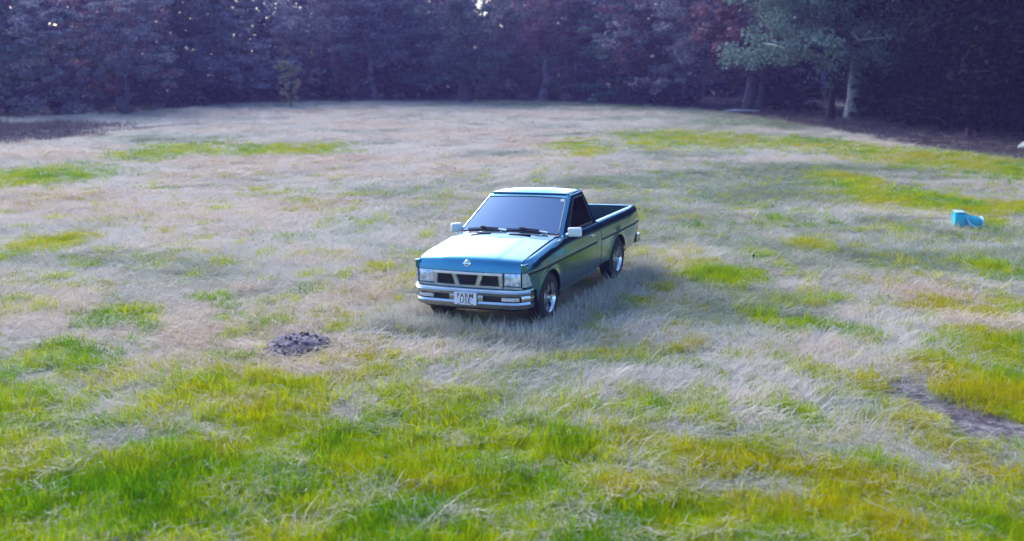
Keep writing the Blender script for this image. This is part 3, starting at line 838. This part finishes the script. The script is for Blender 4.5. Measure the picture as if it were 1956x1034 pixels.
ARCH = {
    'broad_a': (11, 11, .20, 1.6, 4.0, 16, 150, 70, .26, 'broad'),
    'broad_b': (12, 12, .24, 2.4, 4.4, 15, 140, 75, .26, 'broad'),
    'bushy': (13, 9, .15, .6, 3.2, 18, 170, 70, .24, 'broad'),
    'pine_a': (14, 13, .22, 2.2, 3.4, 26, 190, 70, .36, 'pine'),
    'pine_b': (15, 12, .19, 1.0, 3.0, 28, 190, 70, .36, 'pine'),
    'oak': (16, 13, .34, 3.0, 6.2, 20, 300, 110, .19, 'broad'),
    'tall': (18, 13, .22, 4.2, 4.2, 15, 150, 75, .26, 'broad'),
    'dense': (17, 13, .26, 1.0, 4.8, 24, 330, 75, .30, 'broad'),
}
MESH = {k: tree_meshes(*v) for k, v in ARCH.items()}
_mats = {}
def tree(kind, leaf, x, y, sc, label, cat='tree', group=None, name='tree', bk=BARK, rot=None, zs=1.0, tw=1.0):
    tm, cm = MESH[kind]
    key = (kind, leaf, bk.name)
    if key not in _mats:
        a, b_ = tm.copy(), cm.copy(); a.materials.clear(); b_.materials.clear(); a.materials.append(bk); b_.materials.append(LEAF[leaf]); _mats[key] = (a, b_)
    a, b_ = _mats[key]
    z = float(gz(np.array(x), np.array(y)))
    r = empty(name, (x, y, z), (0, 0, random.random() * 6.28 if rot is None else rot)); r.scale = (sc, sc, sc * zs)
    tag(r, label, cat, group)
    t = link('trunk', a, None, r); t.scale = (tw, tw, 1)
    link('crown', b_, None, r)
    return r

FG = 'trees along the wood behind the meadow'
# right: the big pale-trunked oak and the near black wood
tree('oak', 'oak', 18.9, 58.5, 1.0, 'large green oak with a pale bare lower trunk leaning out of the dark wood', name='oak_tree', bk=BARKPALE, rot=.9, tw=1.25)
tree('oak', 'oak', 16.9, 56.0, .92, 'grey-green leafy tree with low hanging boughs left of the pale oak trunk', name='oak_tree', rot=.6, tw=.6, bk=BARKDARK)
tree('tall', 'wine', 14.8, 66.5, 1.0, 'broad purple-grey trunk standing just behind the pale fallen log', name='broadleaf_tree', tw=1.6, rot=1.1)
DK = 'near-black evergreens of the dark wood on the right'
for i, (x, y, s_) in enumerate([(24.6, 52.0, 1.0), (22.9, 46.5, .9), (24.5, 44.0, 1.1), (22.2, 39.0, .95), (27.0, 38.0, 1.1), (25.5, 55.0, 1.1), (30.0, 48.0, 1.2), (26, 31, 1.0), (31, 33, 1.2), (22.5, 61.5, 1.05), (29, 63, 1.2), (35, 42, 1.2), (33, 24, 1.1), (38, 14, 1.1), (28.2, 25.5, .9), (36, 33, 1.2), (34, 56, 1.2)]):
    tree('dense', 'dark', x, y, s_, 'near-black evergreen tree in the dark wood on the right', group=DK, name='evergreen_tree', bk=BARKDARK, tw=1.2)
# front row of the hazy wood, left to right
row = [
    ('pine_b', 'pine', -30.5, 61.5, .95, 'tall dull-green conifer at the left end of the wood with low boughs', 1.3),
    ('bushy', 'dusk', -27.4, 63.5, .9, 'small bushy grey tree beside the tall conifer at the left end', 1.0),
    ('broad_a', 'plum', -25.0, 67.5, .95, 'russet tree with bare pale branches behind the boggy corner', 1.2),
    ('tall', 'dusk', -23.4, 64.0, .62, 'thick dark-footed tree standing alone in front of the wood near the boggy corner', 1.5),
    ('pine_a', 'dusk', -21.2, 77.5, .95, 'blue-grey conifer where the wood steps back at the left of the meadow', 1.0),
    ('broad_a', 'dusk', -18.4, 82.0, .95, 'grey leafy tree just left of the yellowing sapling', 1.0),
    ('bushy', 'plum', -12.9, 84.5, .55, 'low russet tree just right of the yellowing sapling', 1.0),
    ('tall', 'dusk', -14.6, 87.0, 1.0, 'tree with a straight pale trunk behind the low russet tree', 1.3),
    ('tall', 'dusk', -11.1, 85.5, 1.0, 'hazy tree with a broad foot left of the middle of the wood', 1.4),
    ('broad_a', 'dusk', -7.2, 85.0, .95, 'pale grey leafy tree left of the dark-footed middle tree', 1.0),
    ('broad_b', 'pine', -3.5, 81.5, .9, 'tree in the middle of the far edge with a wide dark foot', 1.9),
    ('bushy', 'dusk', -.6, 86.5, 1.0, 'bushy blue-grey tree right of the dark-footed middle tree', 1.0),
    ('tall', 'plum', 2.45, 84.0, 1.0, 'tree with a straight lilac-grey trunk behind the truck cab', 1.5),
    ('pine_b', 'pine', 5.2, 84.5, 1.0, 'dark green conifer right of the lilac-grey trunk', 1.0),
    ('bushy', 'oak', 7.9, 79.5, .95, 'bushy green tree with mottled leaves above the truck bed', 1.0),
    ('broad_a', 'plum', 9.9, 78.0, 1.0, 'wine-red leaved tree left of the hanging green boughs', 1.1),
    ('broad_b', 'dusk', 12.0, 73.0, .9, 'grey sloping-crowned tree beside the wine-red one', 1.0),
]
for k, lf, x, y, s_, lab, tw in row:
    lf = {'dusk': 'lilac', 'plum': 'wine', 'pine': 'lit_pine'}.get(lf, lf)  # front row takes the lightened leaf copies, painted as lit crowns
    tree(k, lf, x, y, s_, lab, group=FG, zs=.82, name='conifer_tree' if k.startswith('pine') else 'broadleaf_tree', tw=tw, bk=BARKLILAC if ('trunk' in lab or 'foot' in lab and 'dark' not in lab or 'bare' in lab) else BARK)
BK = 'hazy trees deeper in the wood'
rs = np.random.default_rng(21); kinds = ['broad_a', 'pine_a', 'broad_b', 'bushy', 'pine_b', 'dense']; lfs = ['dusk', 'plum', 'pine', 'dusk', 'dark', 'dusk']
bx = np.linspace(-44, 16, 17)
for rowi, dy in enumerate((9.0, 16.0)):
    for i, x in enumerate(bx + rowi * 1.7):
        x = x + rs.normal() * .8; y0 = float(np.interp(x, [e[0] for e in EDGE[:11]], [e[1] for e in EDGE[:11]]))
        y = max(y0, 70 if x < -20 else 0) + dy + rs.normal() * 1.0
        k = kinds[int(rs.integers(0, 6))]; lf_ = lfs[int(rs.integers(0, 6))]
        tree(k, lf_, x, y, (.8 + .3 * rs.random()) * .85, 'hazy %s %s deeper in the wood behind the front trees' % ({'dusk': 'grey', 'plum': 'russet', 'pine': 'green', 'dark': 'blackish'}[lf_], {'pine_a': 'tall conifer', 'pine_b': 'narrow conifer', 'bushy': 'bushy low-branched tree', 'dense': 'thick-crowned tree'}.get(k, 'leafy tree')), group=BK, name='conifer_tree' if k.startswith('pine') else 'broadleaf_tree', tw=1.0 + .5 * rs.random())
# the far mass of the wood
rs = np.random.default_rng(5)
fw = Acc()
n = 105000
px = rs.uniform(-75, 60, n); pz = 9.5 * rs.random(n) ** .8; py = rs.uniform(0, 9, n)
y0 = np.interp(px, [-75, -46, -29, -20, -3, 5, 12, 20, 30, 60], [74, 84, 92, 106, 110, 107, 98, 88, 82, 72])
dens = fbm(px * .35, pz * .5, 50, 4)
keep = dens + .22 * (1 - pz / 9.5) > .25
C = np.stack([px, y0 + py, pz], 1)[keep]
V, Fc = leaf_cloud(C[C[:, 0] < 15], .55, rs, .2, .6); fw.add(V, Fc)
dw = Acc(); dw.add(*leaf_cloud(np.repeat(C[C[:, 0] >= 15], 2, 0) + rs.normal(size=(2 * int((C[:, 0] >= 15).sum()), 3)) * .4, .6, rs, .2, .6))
link('shaded_woods', dw.mesh('shaded_woods'), LEAF['dark'])  # right part of the far wood, its shade painted by darker leaves
tag(bpy.data.objects['shaded_woods'], kind='stuff', label='shade-blackened mass of wood closing the view on the right')
for k in range(150):
    x = rs.uniform(-70, 55); y = np.interp(x, [-75, -46, -29, -20, -3, 5, 12, 20, 30, 60], [74, 84, 92, 106, 110, 107, 98, 88, 82, 72]) + rs.uniform(-1, 6)
    h = rs.uniform(8, 13); fw.add(*np_tube([[x, y, -.2], [x + rs.normal() * .2, y, h * .5], [x + rs.normal() * .4, y, h]], [.2 + .1 * rs.random(), .15, .05], 6))
fo = link('far_woods', fw.mesh('far_woods'), LEAF['dusk']); tag(fo, kind='stuff', label='dense far wood closing the view behind the trees')

# sapling
MESH['sapling'] = tree_meshes(31, 3.6, .055, .7, 1.0, 14, 60, 28, .17, 'broad')
tree('sapling', 'sapling', -15.2, 73.0, .92, 'slender yellowing sapling standing alone in front of the wood', cat='sapling', name='sapling', zs=1.0)
# undergrowth shrubs at the wood's foot
MESH['shrub'] = tree_meshes(41, 1.7, .04, .1, 1.1, 14, 60, 34, .15, 'broad')
MESH['shrub_b'] = tree_meshes(42, 1.4, .03, .1, 1.3, 12, 60, 34, .14, 'broad')
rs = np.random.default_rng(77)
E_ = np.array(EDGE[1:13], float); seg = np.hypot(*np.diff(E_, axis=0).T); cum = np.concatenate([[0], np.cumsum(seg)])
for t_ in np.linspace(0, cum[-1], 46):
    x = np.interp(t_, cum, E_[:, 0]) + rs.normal() * .5; y = np.interp(t_, cum, E_[:, 1]) + 1.6 + rs.random() * 2.4
    if x > 13: x += 1.6 + rs.random(); y -= .5
    lf_ = ['brush', 'dusk', 'dark'][int(rs.integers(0, 3))] if x < 14 else 'dark'
    tree('shrub' if rs.random() < .5 else 'shrub_b', lf_, x, y, .6 + .7 * rs.random(), 'low %s shrub in the undergrowth at the foot of the wood' % {'brush': 'brown dead', 'dusk': 'greyish', 'dark': 'blackish'}[lf_], cat='shrub', group='undergrowth shrubs at the foot of the wood', name='shrub')

# ------------------------------------------------------------------ small things in the meadow
def blob(name, sx, sy, sz, m, seed, amp=.3, sub=4, freq=3.0):
    bm = bmesh.new(); bmesh.ops.create_icosphere(bm, subdivisions=sub, radius=1)
    co = np.array([v.co for v in bm.verts]); 
    nn = fbm(co[:, 0] * freq + co[:, 2] * 2.1 + seed, co[:, 1] * freq - co[:, 2] * 1.7 + seed * 1.3, 12) - .5 + .6 * (fbm(co[:, 0] * freq * 3 + co[:, 2] * 5 + seed, co[:, 1] * freq * 3 - co[:, 2] * 4, 18) - .5)
    for v, q in zip(bm.verts, nn):
        f = 1 + amp * 2 * q; v.co = Vector((v.co.x * sx * f, v.co.y * sy * f, v.co.z * sz * f))
    return finish(bm, name, m, None, 60)
SOIL = mat('dark_loose_soil', (.04, .03, .04), .95); noisy(SOIL, (.05, .038, .055), (.20, .16, .19), 16, 8, .35, .66, 1.0, 40, .03)
mo = blob('dirt_mound', .33, .46, .12, SOIL, 3, .30, 5, 2.4); mo.location = (-2.50, 11.75, .01)
tag(mo, 'dark loose dirt mound in the grass left of the truck', 'dirt mound')
rs = np.random.default_rng(9)
clods = bpy.data.meshes.new('clod'); cb = bmesh.new(); bmesh.ops.create_icosphere(cb, subdivisions=2, radius=1)
for v in cb.verts: v.co *= 1 + .35 * (random.random() - .5)
cb.to_mesh(clods); cb.free(); clods.materials.append(SOIL)
for k in range(110):
    a = rs.random() * 6.28; q = (rs.random() ** .5) * 1.3
    o = bpy.data.objects.new('clod', clods); col.objects.link(o); o.parent = mo
    zz = .12 * math.sqrt(max(0, 1 - min(q, 1) ** 2)) + .005; s_ = .006 + .022 * rs.random() ** 2
    o.location = (.33 * q * math.cos(a), .46 * q * math.sin(a), zz); o.scale = (s_, s_ * (.7 + .6 * rs.random()), s_ * .8); o.rotation_euler = rs.random(3) * 6

# blue tub lying on its side
BLUE = mat('blue_plastic', (.0, .24, .55), .4); noisy(BLUE, (.0, .27, .36), (.006, .40, .46), 5, 4, .3, .7)
BLUEP = mat('pale_blue_plastic', (.28, .48, .66), .45); noisy(BLUEP, (.22, .42, .62), (.36, .56, .72), 8, 3)
tub = empty('plastic_tub', (9.02, 20.5, -.02), (0, 0, R(-14)))
tub.scale = (.9, .9, .9)
tag(tub, 'bright blue plastic tub tipped on its side in the grass at right', 'tub')
bm = bmesh.new()
def ring(x, w_, z0, z1, r=.25):
    out = []
    for a in np.linspace(0, 2 * math.pi, 20, endpoint=False):
        c, s_ = math.cos(a), math.sin(a); p = 4
        k = (abs(c) ** p + abs(s_) ** p) ** (-1 / p)
        out.append((x, w_ * c * k, (z0 + z1) / 2 + (z1 - z0) / 2 * s_ * k))
    return out
secs = [(-.29, .20, .06, .34), (-.30, .25, .03, .385), (-.20, .26, .02, .395), (-.06, .25, .02, .38), (.0, .235, .03, .33), (.16, .21, .05, .30), (.27, .185, .07, .275), (.285, .17, .085, .26), (.24, .155, .10, .245), (.02, .17, .07, .26)]
RR = [[bm.verts.new(p) for p in ring(*s_)] for s_ in secs]
for i in range(len(RR) - 1):
    for k in range(20): bm.faces.new((RR[i][k], RR[i][(k + 1) % 20], RR[i + 1][(k + 1) % 20], RR[i + 1][k]))
bm.faces.new(RR[0][::-1]); bm.faces.new(RR[-1])
for v in bm.verts:
    q_ = float(fbm(np.array(v.co.x * 6 + v.co.z * 5), np.array(v.co.y * 6 - v.co.z * 4), 31) - .5)
    v.co += Vector((q_ * .05, q_ * .09, -abs(q_) * .12 if v.co.z > .2 else 0))
finish(bm, 'tub_body', BLUE, tub, 30)
bm = bmesh.new(); tube(bm, [(x, y, z) for x, y, z in ring(.283, .19, .065, .28)] + [ring(.283, .19, .065, .28)[0]], .016, 6, False); finish(bm, 'tub_rim', BLUEP, tub)
bm = bmesh.new(); tube(bm, [(-.08, -.262, .33), (.0, -.275, .17), (.12, -.26, .085), (.25, -.235, .10), (.30, -.2, .17)], [.02, .026, .034, .03, .02], 8); finish(bm, 'tub_handle', BLUEP, tub)
bm = bmesh.new(); box(bm, (-.19, 0, .398), (.20, .40, .018), bev=.008); finish(bm, 'tub_foot', BLUEP, tub)

# fallen log, boulder, stump, weed stalks
bm = bmesh.new(); tube(bm, [(-1.1, 0, .10), (-.5, .05, .12), (.3, -.03, .11), (1.1, .04, .09)], [.05, .085, .075, .05], 9)
lg = finish(bm, 'fallen_log', bark('weathered_wood', (.42, .40, .43), (.62, .60, .63))); lg.location = (14.15, 65.0, .04); lg.rotation_euler = (0, 0, .02)
tag(lg, 'pale fallen log on the ground at the edge of the wood', 'log')
STONE = mat('pale_stone', (.5, .5, .5), .8); noisy(STONE, (.34, .36, .38), (.60, .62, .64), 6, 6, .35, .65, .5, 18, .02)
bo = blob('boulder', .50, .40, .19, STONE, 8, .2, 4, 1.6); bo.location = (19.52, 39.5, .10); bo.rotation_euler = (0, R(-14), .3)
tag(bo, 'pale whitish boulder at the foot of the black wood, far right edge', 'boulder')
stp = empty('tree_stump', (19.2, 44.2, -.02)); tag(stp, 'short broken reddish-brown stump before the black wood', 'stump')
STW = bark('reddish_wood', (.05, .025, .04), (.14, .07, .10))
bm = bmesh.new(); tube(bm, [(0, 0, -.05), (-.02, 0, .15), (-.06, .02, .40), (-.14, .03, .56)], [.15, .11, .09, .05], 9); finish(bm, 'stump_body', STW, stp)
bm = bmesh.new(); tube(bm, [(.05, -.05, .05), (.25, -.1, .06), (.48, -.12, .10)], [.05, .035, .015], 7); finish(bm, 'root', BARK, stp)
STALK = bark('dark_stalk', (.012, .010, .014), (.03, .025, .03))
for nm, x, y, lab in (('weed_stalk', -1.7, 30.9, 'small dark dead weed head standing in pale straw behind the truck'), ('weed_stalk', 3.95, 16.9, 'small dark weed head in the grass right of the truck')):
    st = empty(nm, (x, y, 0)); st.scale = (.7, .7, .5); tag(st, lab, 'weed')
    bm = bmesh.new(); tube(bm, [(0, 0, -.02), (.02, 0, .14), (.03, .01, .24)], [.008, .007, .006], 5); finish(bm, 'stem', STALK, st)
    h = blob('seed_head', .03, .028, .045, STALK, 5, .4, 2, 3); h.parent = st; h.location = (.03, .01, .26)

# shallow pool in the boggy corner
bm = bmesh.new(); pp = []
for a in np.linspace(0, 2 * math.pi, 60, endpoint=False):
    r_ = 1 + .25 * math.sin(3 * a + 1) + .15 * math.sin(5 * a)
    pp.append(bm.verts.new((5.6 * r_ * math.cos(a), 1.25 * r_ * math.sin(a), 0)))
bm.faces.new(pp)
WAT = mat('dark_water', (.02, .022, .04), .06); noisy(WAT, (.015, .016, .03), (.03, .03, .045), 2, 3, .4, .6, .12, 6, .02)
po = finish(bm, 'pool', WAT, None, 0); po.location = (-19.6, 47.6, .055); po.rotation_euler = (0, 0, R(58)); tag(po, kind='structure', label='shallow dark pool in the boggy corner on the left')

# ------------------------------------------------------------------ grass : tufts instanced over the meadow
def tuft_mesh(name, seed, n, length, width, flat, spread, curl, segs=3, flow=0.0):
    rs = np.random.default_rng(seed); V = []; F = []; b = 0
    for k in range(n):
        a = rs.random() * 6.28; rr = spread * math.sqrt(rs.random())
        p = np.array([rr * math.cos(a), rr * math.sin(a), -.015])
        th = (rs.normal() * .85 + (0 if flow else rs.random() * 6.28))
        if rs.random() < .2: th = rs.random() * 6.28
        el = math.radians(max(3, min(88, rs.normal(90 - flat, 12)))); L_ = length * (.55 + .7 * rs.random()); w_ = width * (.7 + .6 * rs.random())
        dth = rs.normal() * curl; de = -abs(rs.normal()) * curl * .8
        for s_ in range(segs + 1):
            side = np.array([-math.sin(th), math.cos(th), 0]); ww = w_ * (1 - s_ / segs) ** .6 * .5 + .0003
            V += [p - side * ww, p + side * ww]
            if s_ < segs:
                p = p + np.array([math.cos(th) * math.cos(el), math.sin(th) * math.cos(el), math.sin(el)]) * (L_ / segs)
                p[2] = max(p[2], .005 + .01 * rs.random()); th += dth; el = max(-.6, el + de)
                F.append((b + 2 * s_, b + 2 * s_ + 1, b + 2 * s_ + 3, b + 2 * s_ + 2))
        b += 2 * (segs + 1)
    return np_mesh(name, np.array(V), np.array(F))

def tuft_mat(name, stops, hue_stops=None, rough=.8, transl=.25, spec=.15):
    m = bpy.data.materials.new(name); m.use_nodes = True
    nt = m.node_tree; N = nt.nodes; L = nt.links; b = N['Principled BSDF']
    b.inputs['Roughness'].default_value = rough; b.inputs['Specular IOR Level'].default_value = spec
    at = N.new('ShaderNodeAttribute'); at.attribute_type = 'INSTANCER'; at.attribute_name = 'tint'
    g = N.new('ShaderNodeNewGeometry')
    mt = N.new('ShaderNodeMath'); mt.operation = 'MULTIPLY_ADD'; mt.inputs[1].default_value = .3
    L.new(g.outputs['Random Per Island'], mt.inputs[0]); L.new(at.outputs['Fac'], mt.inputs[2])
    cr = N.new('ShaderNodeValToRGB'); e = cr.color_ramp.elements
    while len(e) < len(stops): e.new(.5)
    for i, (p, c) in enumerate(stops): e[i].position = p; e[i].color = (*c, 1)
    L.new(mt.outputs[0], cr.inputs['Fac']); L.new(cr.outputs['Color'], b.inputs['Base Color'])
    tr = N.new('ShaderNodeBsdfTranslucent'); mx = N.new('ShaderNodeMixShader'); mx.inputs[0].default_value = transl
    L.new(cr.outputs['Color'], tr.inputs['Color']); L.new(b.outputs[0], mx.inputs[1]); L.new(tr.outputs[0], mx.inputs[2])
    L.new(mx.outputs[0], N['Material Output'].inputs['Surface'])
    return m
M_DRY = tuft_mat('dry_straw', [(.05, (.18, .23, .12)), (.3, (.33, .36, .24)), (.55, (.52, .48, .39)), (.8, (.61, .55, .46)), (1.0, (.62, .50, .37))])
M_GRN = tuft_mat('green_grass', [(.08, (.06, .22, .001)), (.3, (.19, .34, .001)), (.55, (.34, .41, .001)), (.8, (.42, .42, .001)), (1.0, (.40, .34, .002))], transl=.5, spec=.0)
M_BRU = tuft_mat('dead_weeds', [(.1, (.03, .022, .035)), (.5, (.075, .055, .075)), (1, (.15, .12, .13))])

def scatter(name, meshes, m, pts, rot, scl, idx, tint, label):
    src = bpy.data.collections.new(name + '_source')
    for i, me in enumerate(meshes):
        me.materials.append(m)
        o = bpy.data.objects.new('tuft_%02d' % i, me); src.objects.link(o)
    me = bpy.data.meshes.new(name); me.vertices.add(len(pts)); me.vertices.foreach_set('co', np.ascontiguousarray(pts, np.float32).ravel())
    def fl(nm, a, ty):
        at = me.attributes.new(nm, ty, 'POINT'); at.data.foreach_set('vector' if ty == 'FLOAT_VECTOR' else 'value', np.ascontiguousarray(a).ravel())
    fl('rot', rot.astype(np.float32), 'FLOAT_VECTOR'); fl('scl', scl.astype(np.float32), 'FLOAT_VECTOR'); fl('idx', idx.astype(np.int32), 'INT'); fl('tint', tint.astype(np.float32), 'FLOAT')
    o = link(name, me, m)
    ng = bpy.data.node_groups.new(name + '_nodes', 'GeometryNodeTree')
    ng.interface.new_socket('Geometry', in_out='INPUT', socket_type='NodeSocketGeometry'); ng.interface.new_socket('Geometry', in_out='OUTPUT', socket_type='NodeSocketGeometry')
    N, L = ng.nodes, ng.links
    gi = N.new('NodeGroupInput'); gout = N.new('NodeGroupOutput'); ip = N.new('GeometryNodeInstanceOnPoints'); ci = N.new('GeometryNodeCollectionInfo')
    ci.inputs['Collection'].default_value = src; ci.inputs['Separate Children'].default_value = True; ci.inputs['Reset Children'].default_value = True
    def na(nm, ty):
        a = N.new('GeometryNodeInputNamedAttribute'); a.data_type = ty; a.inputs['Name'].default_value = nm; return a.outputs['Attribute']
    e2r = N.new('FunctionNodeEulerToRotation'); L.new(na('rot', 'FLOAT_VECTOR'), e2r.inputs[0])
    L.new(gi.outputs[0], ip.inputs['Points']); L.new(ci.outputs[0], ip.inputs['Instance']); ip.inputs['Pick Instance'].default_value = True
    L.new(na('idx', 'INT'), ip.inputs['Instance Index']); L.new(e2r.outputs[0], ip.inputs['Rotation']); L.new(na('scl', 'FLOAT_VECTOR'), ip.inputs['Scale'])
    L.new(ip.outputs[0], gout.inputs[0])
    md = o.modifiers.new('scatter', 'NODES'); md.node_group = ng
    tag(o, label, kind='stuff')
    return o

rs = np.random.default_rng(101)
def band_pts(y0, y1, dens, half=.62, extra=1.5):
    n = int(dens * (y1 - y0) * (half * (y0 + y1) + 2 * extra))
    y = rs.uniform(y0, y1, int(n)); x = rs.uniform(-1, 1, int(n)) * (half * y1 + extra)
    k = np.abs(x) < half * y + extra
    return x[k], y[k]
bands = [(3.5, 9, 170), (9, 13, 160), (13, 18, 120), (18, 26, 70), (26, 38, 36), (38, 56, 16), (56, 86, 8)]
XS, YS, SC = [], [], []
for y0, y1, dn in bands:
    x, y = band_pts(y0, y1, dn); XS.append(x); YS.append(y); SC.append(np.interp(y, [5, 12, 25, 50, 90], [1, 1.05, 1.35, 2.0, 2.6]))
x = np.concatenate(XS); y = np.concatenate(YS); sc = np.concatenate(SC)
g, sg, mu, li, bo_ = masks(x, y)
# truck footprint in its own axes
ca, sa = math.cos(.426), math.sin(.426); dx, dy = x + .239, y - 13.292
lx = ca * dx - sa * dy; ly = sa * dx + ca * dy
under = (np.abs(lx) < .86) & (ly > -.75) & (ly < 3.9)
ring_ = (np.abs(lx) < 1.25) & (ly > -1.15) & (ly < 4.3) & ~under
z = gz(x, y)
u = rs.random(len(x)); n = len(x)
isg = (u < g) & (mu < .3)
dry = ~isg & (mu < .12) & (rs.random(n) > li * .92)
grn = isg
t_low = fbm(x * .35, y * .35, 60, 3); t_mid = fbm(x * 1.6, y * 1.6, 64, 3)
# straw
k = dry
flow = 6.28 * 1.6 * fbm(x * .28, y * .28, 70, 2) + 1.2 * (rs.random(n) - .5)
tint = .60 + 1.3 * (t_low - .5) + .8 * (t_mid - .5) + .12 * rs.normal(size=n) - .38 * sg + .10 * sstep(0, 6, -x) * sstep(12, 20, y) - .22 * sstep(2, 8, x)
lift = np.where(under, .45, np.where(ring_, 1.5, 1.0)) * (.5 + .7 * t_mid)
scl = np.stack([sc * (.8 + .5 * rs.random(n))] * 3, 1); scl[:, 2] *= lift * np.interp(y, [10, 40], [1, .6])
rot = np.stack([rs.normal(size=n) * .08, rs.normal(size=n) * .08, flow], 1)
P = np.stack([x, y, z], 1)
dm = [tuft_mesh('straw_tuft', 200 + i, 42, .30, .005, 72, .15, .42, 4, int(i < 3)) for i in range(5)] + [tuft_mesh('straw_tuft', 220 + i, 30, .17, .0045, 50, .12, .5, 4, 0) for i in range(3)]
# upright blades pressed against the tyres and the bumper
nr = 5200
rl = rs.uniform(-1.25, 1.25, nr); rm = rs.uniform(-1.25, 4.1, nr)
kk = ((np.abs(rl) > .86) & (np.abs(rl) < 1.15)) | ((rm < -.80) & (rm > -1.2)); rl, rm = rl[kk], rm[kk]
rx_, ry_ = ca * rl + sa * rm - .239, -sa * rl + ca * rm + 13.292
RP = np.stack([rx_, ry_, gz(rx_, ry_)], 1); m_ = len(RP)
Rs = np.stack([.9 + .5 * rs.random(m_)] * 3, 1); Rs[:, 2] *= 1.0 + .8 * rs.random(m_)
tall = (RP, np.stack([rs.normal(size=m_) * .15, rs.normal(size=m_) * .15, rs.random(m_) * 6.28], 1), Rs, rs.integers(5, 8, m_), np.clip(.45 + .25 * rs.normal(size=m_), 0, 1))
scatter('straw_grass', dm, M_DRY, np.concatenate([P[k], tall[0]]), np.concatenate([rot[k], tall[1]]), np.concatenate([scl[k], tall[2]]), np.concatenate([np.where(rs.random(n) < np.where(ring_, .45, .88), rs.integers(0, 5, n), rs.integers(5, 8, n))[k], tall[3]]), np.concatenate([np.clip(tint[k], 0, 1), tall[4]]), 'matted pale straw grass lying over the meadow')
# green
k = grn
tint = .46 + 1.1 * (fbm(x * .5, y * .5, 80, 3) - .5) + 1.0 * (fbm(x * 2.2, y * 2.2, 84, 3) - .5) + .14 * rs.normal(size=n) - .25 * sstep(8, 14, -x) * sstep(24, 34, y)
scl = np.stack([sc * (.8 + .5 * rs.random(n))] * 3, 1); scl[:, 2] *= np.where(under, .5, 1) * (.6 + .9 * fbm(x * 2.0, y * 2.0, 88, 3)) * np.interp(y, [10, 40], [1, .5])
rot = np.stack([rs.normal(size=n) * .2, rs.normal(size=n) * .2, rs.random(n) * 6.28], 1)
gmh = [tuft_mesh('green_tuft', 300 + i, 60, .12, .0052, 34, .14, .3, 3, 0) for i in range(6)]
scatter('green_grass', gmh, M_GRN, P[k], rot[k], scl[k], rs.integers(0, 6, n)[k], np.clip(tint[k], 0, 1), 'soft green grass in clumps over the near meadow')
# stray straw over the green sward
k = grn & ((g > .5) & (rs.random(n) < .05 + .55 * sstep(.52, .64, fbm(x * 1.6, y * 2.2, 90, 4))))
scl = np.stack([sc * (.6 + .6 * rs.random(n))] * 3, 1); P2 = P + np.array([0, 0, .045])
scatter('loose_straw', [tuft_mesh('straw_wisp', 240 + i, 14, .22, .004, 80, .12, .5, 4, 1) for i in range(4)], M_DRY, P2[k], np.stack([rs.normal(size=n) * .1, rs.normal(size=n) * .1, flow], 1)[k], scl[k], rs.integers(0, 4, n)[k], np.clip(.62 + .2 * rs.normal(size=n), 0, 1)[k], 'loose pale straw wisps caught on the green grass')
# dead weeds: bog, mud patch and wood floor
k = ((rs.random(n) < bo_ * .9) | (rs.random(n) < li * .35) | (rs.random(n) < mu * .8)) & (li + mu > .3) & (np.hypot(((x + 19.6) * .53 + (y - 47.6) * .848) / 5.4, ((y - 47.6) * .53 - (x + 19.6) * .848) / 1.2) > 1)
scl = np.stack([sc * (.5 + .5 * rs.random(n))] * 3, 1); scl *= np.where(mu > .3, .55, 1)[:, None]; scl[:, 2] *= np.where(mu > .3, .5, 1.3)
scatter('dead_weeds', [tuft_mesh('weed_tuft', 260 + i, 24, .26, .006, 50, .15, .45, 3, 0) for i in range(4)], M_BRU, P[k], np.stack([rs.normal(size=n) * .2, rs.normal(size=n) * .2, rs.random(n) * 6.28], 1)[k], scl[k], rs.integers(0, 4, n)[k], rs.random(n)[k] * .8 + .25 * (mu[k] > .3), 'dead brown weeds on the boggy corner and the wood floor')

# ------------------------------------------------------------------ haze
HZ = bpy.data.materials.new('haze_air'); HZ.use_nodes = True
nt = HZ.node_tree; nt.nodes.remove(nt.nodes['Principled BSDF'])
pv = nt.nodes.new('ShaderNodeVolumePrincipled'); pv.inputs['Color'].default_value = (.45, .36, 1.0, 1); pv.inputs['Density'].default_value = .0009
pv.inputs['Anisotropy'].default_value = 0.0
nt.links.new(pv.outputs[0], nt.nodes['Material Output'].inputs['Volume'])
bm = bmesh.new(); box(bm, (0, 45, 8.0), (220, 230, 19.0)); hz = finish(bm, 'haze', HZ, None, 0); tag(hz, kind='stuff', label='thin bluish evening haze over the meadow and the wood')
